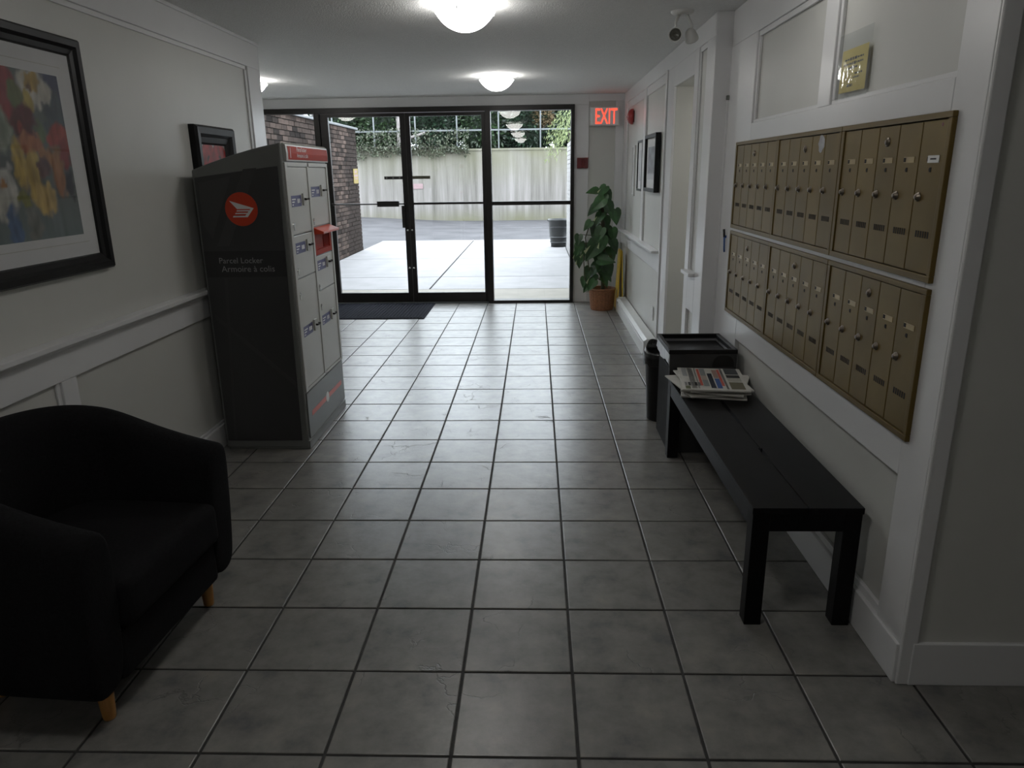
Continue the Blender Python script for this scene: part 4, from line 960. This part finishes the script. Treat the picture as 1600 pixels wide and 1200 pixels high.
part('bag_liner', MB().add(vs, fs), BAGB, wb, smooth=True)

# ================================================================== HEATER, OUTLET, FAR CORNER
ht = thing('baseboard_heater', 'long white electric baseboard heater along the right wall', 'heater', (0.94, 6.9, 0))
prof = [(0.984, 0.0), (0.892, 0.0), (0.892, 0.098), (0.905, 0.104), (0.905, 0.116), (0.888, 0.120), (0.888, 0.132), (0.915, 0.152), (0.984, 0.158)]
part('casing', MB().prism([(x, z) for x, z in prof], (0, 5.905, 0), (1, 0, 0), (0, 0, 1), (0, 1, 0), 2.06), WPLAST, ht, bevel=0.0015)
part('end_cap', MB().prism([(0.984, 0.0), (0.885, 0.0), (0.885, 0.14), (0.912, 0.157), (0.984, 0.162)], (0, 5.86, 0), (1, 0, 0), (0, 0, 1), (0, 1, 0), 0.05), WPLAST, ht, bevel=0.002)
part('end_cap', MB().prism([(0.984, 0.0), (0.885, 0.0), (0.885, 0.14), (0.912, 0.157), (0.984, 0.162)], (0, 7.92, 0), (1, 0, 0), (0, 0, 1), (0, 1, 0), 0.05), WPLAST, ht, bevel=0.002)
part('air_slot', MB().box(0.8995, 0.906, 5.912, 7.918, 0.1045, 0.1155), DARK, ht)
part('thermostat_mark', MB().box(0.8842, 0.885, 5.875, 5.895, 0.018, 0.034), DARK, ht)
ot = thing('wall_outlet', 'white electrical outlet plate above the heater', 'outlet', (1.0, 6.17, 0.27))
part('cover_plate', MB().box(0.995, 1.003, 6.135, 6.205, 0.258, 0.372), WPLAST, ot, bevel=0.002)
part('socket', MB().box(0.9935, 0.995, 6.155, 6.185, 0.325, 0.352).box(0.9935, 0.995, 6.155, 6.185, 0.278, 0.305), MATB, ot)

ex = thing('exit_sign', 'white box exit sign with lit red letters above the potted plant', 'sign', (0.765, 8.55, 1.975))
part('housing', MB().box(0.600, 0.930, 8.520, 8.580, 1.973, 2.170), WPLAST, ex, bevel=0.004)
part('face_plate', MB().box(0.615, 0.915, 8.517, 8.520, 1.983, 2.163), LWHITE, ex)
part('lettering', MB().place(text('EXIT', 0.238, 0.158), (0.664, 8.5155, 1.994), (1, 0, 0), (0, 0, 1)), EXITR, ex, label='red lit EXIT letters')
fa = thing('fire_alarm_pull', 'small red fire alarm pull station on the trim beside the window', 'alarm', (0.527, 8.56, 1.524))
part('housing', MB().box(0.468, 0.592, 8.548, 8.580, 1.524, 1.640), pm('deep_red_enamel', (0.13, 0.012, 0.014), 0.4, var=0.08, scale=12), fa, bevel=0.004)
part('pull_bar', MB().box(0.515, 0.548, 8.538, 8.548, 1.532, 1.632), REDD, fa, bevel=0.003)
part('instruction_plate', MB().box(0.560, 0.584, 8.546, 8.548, 1.54, 1.625), REDD, fa)
fb = thing('fire_bell', 'round red fire bell high on the right wall near the corner', 'bell', (0.98, 7.88, 1.94))
part('gong', MB().lathe([(0.0001, -0.062), (0.03, -0.060), (0.058, -0.048), (0.074, -0.028), (0.078, -0.008), (0.074, -0.008)], (1.0, 7.88, 2.02), 28, 'x'), REDP, fb, smooth=True)
part('back_box', MB().box(0.985, 1.003, 7.825, 7.935, 1.965, 2.075), REDD, fb, bevel=0.004)
part('centre_bolt', MB().lathe([(0.0001, -0.07), (0.008, -0.07), (0.010, -0.06)], (1.0, 7.88, 2.02), 10, 'x'), CHROME, fb)

el = thing('emergency_light', 'white twin head emergency light on the ceiling near the right wall', 'lamp', (0.795, 4.32, 2.14))
part('mounting_plate', MB().lathe([(0.0001, -0.018), (0.048, -0.018), (0.060, -0.008), (0.062, 0.0)], (0.792, 4.32, CZ), 24), WPLAST, el, smooth=True)
for (x, y, z, d, lit) in ((0.757, 4.29, 2.192, Vector((-0.35, -0.9, -0.25)), 1), (0.842, 4.30, 2.180, Vector((0.35, 0.55, -0.75)), 0)):
    d.normalize(); c = Vector((x, y, z))
    part('arm', MB().tube([(0.792+(x-.792)*.5, 4.32, CZ-.016), (x, y+.012, z+.062), (x, y+.008, z+.03)], 0.008, 8), WPLAST, el, smooth=True)
    rot = d.to_track_quat('Z', 'Y').to_matrix()
    prof = [(0.0001, -0.045), (0.014, -0.043), (0.026, -0.030), (0.0335, -0.005), (0.037, 0.010), (0.037, 0.018), (0.033, 0.018), (0.031, 0.012)]
    m = MB().lathe(prof, (0, 0, 0), 24); m.v = [c+rot @ p for p in m.v]; h = part('lamp_head', m, WPLAST, el, smooth=True)
    m = MB().lathe([(0.0001, 0.006), (0.012, 0.0065), (0.013, 0.011), (0.020, 0.012), (0.031, 0.0125)], (0, 0, 0), 24); m.v = [c+rot @ p for p in m.v]; part('lens', m, LENS, h, smooth=True)

# door mat
dm = thing('door_mat', 'dark ribbed entrance mat in front of the glass doors', 'mat', (-1.8, 8.06, 0))
part('mat_base', MB().box(-2.42, -1.195, 7.585, 8.525, 0.0005, 0.008), RUBBER, dm, bevel=0.003)
m = MB(); x = -2.395
while x < -1.215: m.box(x, x+.022, 7.61, 8.50, 0.008, 0.0125); x += 0.036
part('ribs', m, RUBBER, dm)

# wet floor sign folded, leaning in the corner
wsn = thing('floor_sign', 'yellow folded wet floor sign standing between the plant and heater', 'sign', (0.92, 8.1, 0))
for xb, xt in ((0.893, 0.921), (0.955, 0.935)):
    part('panel', MB().add([(xb, 7.985, 0), (xb+.012, 7.985, 0), (xb+.012, 8.265, 0), (xb, 8.265, 0), (xt, 8.02, .645), (xt+.012, 8.02, .645), (xt+.012, 8.23, .645), (xt, 8.23, .645)],
         [(0, 3, 2, 1), (4, 5, 6, 7), (0, 1, 5, 4), (1, 2, 6, 5), (2, 3, 7, 6), (3, 0, 4, 7)]), YPLAST, wsn, bevel=0.003)
part('hinge', MB().tube([(0.934, 8.03, .648), (0.934, 8.22, .648)], 0.012, 8), YPLAST, wsn)

# potted climbing plant
PX, PY = 0.738, 8.09
pl = thing('potted_plant', 'tall climbing plant with dark heart leaves in a brown wicker basket', 'plant', (PX, PY, 0))
part('wicker_basket', MB().lathe([(0.0001, 0.0), (0.118, 0.0), (0.124, 0.012), (0.134, 0.10), (0.142, 0.215), (0.148, 0.222), (0.148, 0.238), (0.138, 0.24), (0.130, 0.20)], (PX, PY, 0), 48, rmod=lambda i: 1.0+(0.022 if i % 2 else -0.01)), WICKER, pl)
part('basket_rim', MB().lathe([(0.142, 0.222), (0.152, 0.230), (0.150, 0.242), (0.138, 0.244), (0.134, 0.232)], (PX, PY, 0), 32), WICKER, pl, smooth=True)
part('soil', MB().lathe([(0.0001, 0.205), (0.135, 0.20)], (PX, PY, 0), 24), SOIL, pl)
part('moss_pole', MB().tube([(PX+.01, PY+.01, 0.19), (PX, PY+.01, 0.7), (PX-.02, PY+.01, 1.20)], 0.022, 10), STEM, pl)
HEART = [(0, 0), (.16, -.10), (.34, -.05), (.46, .12), (.44, .34), (.30, .60), (.14, .84), (0, 1.02)]
def heart_leaf(m, c, d, nrm, L, wfac=0.8):
    d = d.normalized(); s = d.cross(nrm).normalized(); n = s.cross(d).normalized(); vs = []; k = len(HEART)
    for sg in (1, -1):
        for (x, y) in HEART:
            bend = -0.22*y*y+0.10*abs(x)
            vs.append(c+s*(sg*x*L*wfac)+d*(y*L)+n*(bend*L))
    fs = [(0, i, i+1) for i in range(1, k-1)]+[(k, k+i+1, k+i) for i in range(1, k-1)]
    return m.add(vs, fs)
# leaf centres relative to the pot: x, y, height, leaf length, 1 = held flat
spots = [(-0.123, 0.035, 1.287, 0.14, 1), (-0.082, -0.123, 1.152, 0.19, 0), (0.048, 0.023, 1.218, 0.17, 0), (0.053, -0.132, 1.102, 0.18, 0), (0.131, -0.086, 1.016, 0.17, 0), (-0.062, -0.062, 0.995, 0.16, 0), (-0.183, -0.094, 0.93, 0.13, 0), (-0.129, -0.126, 0.664, 0.26, 0), (-0.275, -0.038, 0.771, 0.13, 0), (-0.276, -0.014, 0.667, 0.15, 0), (-0.261, -0.004, 0.531, 0.15, 0), (-0.208, -0.032, 0.591, 0.15, 0), (-0.103, -0.101, 0.458, 0.2, 0), (0.028, -0.154, 0.565, 0.19, 1), (0.063, 0.03, 0.812, 0.19, 0), (0.039, 0.029, 0.948, 0.16, 0), (-0.133, -0.09, 0.328, 0.17, 0), (-0.179, -0.069, 0.416, 0.14, 0), (0.123, -0.059, 0.705, 0.17, 0), (-0.026, -0.157, 0.729, 0.18, 0), (-0.129, -0.123, 0.288, 0.14, 0), (-0.211, -0.024, 0.306, 0.12, 0), (-0.028, -0.045, 1.282, 0.15, 0), (-0.002, -0.024, 1.042, 0.15, 0), (-0.11, -0.063, 0.884, 0.15, 0), (-0.065, -0.145, 0.828, 0.18, 0), (0.102, -0.038, 0.615, 0.17, 0), (0.075, -0.092, 0.455, 0.16, 0), (-0.003, -0.112, 0.42, 0.19, 0), (0.106, -0.139, 1.01, 0.14, 0), (-0.126, -0.051, 1.094, 0.16, 0), (-0.026, -0.042, 1.178, 0.16, 0), (0.049, -0.106, 0.393, 0.15, 0), (-0.229, 0.021, 0.688, 0.12, 0), (-0.29, 0.068, 0.581, 0.12, 0), (0.014, -0.02, 0.601, 0.18, 0), (-0.054, -0.08, 0.557, 0.18, 0), (0.116, 0.022, 0.812, 0.16, 0), (-0.084, -0.091, 0.748, 0.15, 0), (0.027, -0.092, 0.327, 0.14, 0), (-0.18, 0.062, 0.221, 0.1, 0)]
vine = MB(); R2 = random.Random(5)
for (lx, ly, lz, L, flat) in spots:
    tip = Vector((PX+lx, PY+ly, lz))
    side = 1 if tip.x > PX-.02 else -1
    d = Vector((side*R2.uniform(.1, .7), R2.uniform(-.5, -.05), -1.0+R2.uniform(-.1, .5))) if not flat else Vector((side*.9, -.3, -.05))
    nrm = Vector((side*R2.uniform(0, .5), -1.0, R2.uniform(.2, .8)))
    base = tip-d.normalized()*L*.5
    m = heart_leaf(MB(), base, d, nrm, L)
    lf = part('leaf', m, LEAF, pl, smooth=True)
    if R2.random() < .33:
        s = d.normalized().cross(nrm).normalized(); n = s.cross(d.normalized()).normalized()
        q = base+d.normalized()*L*.35+s*L*.18+n*.006
        part('pale_patch', MB().add([q, q+d.normalized()*L*.42-s*L*.04, q+d.normalized()*L*.36+s*L*.10-n*.003], [(0, 1, 2), (2, 1, 0)]), LEAFV, lf)
    if tip.z > .25:
        zz = max(.22, tip.z-.12); anchor = Vector((PX-.01, PY, min(1.18, zz+.10)))
        vine.tube([anchor, (anchor+base)/2+Vector((0, 0, .03)), base], 0.004, 5)
part('vine_stems', vine, STEM, pl)
m = MB().tube([(PX-.10, PY-.06, .24), (PX-.16, PY-.08, .5), (PX-.20, PY-.08, .80), (PX-.16, PY-.06, .92)], .006, 6).tube([(PX-.12, PY-.06, .22), (PX-.20, PY-.1, .35), (PX-.22, PY-.1, .62)], .005, 6)
part('side_stems', m, STEM, pl)
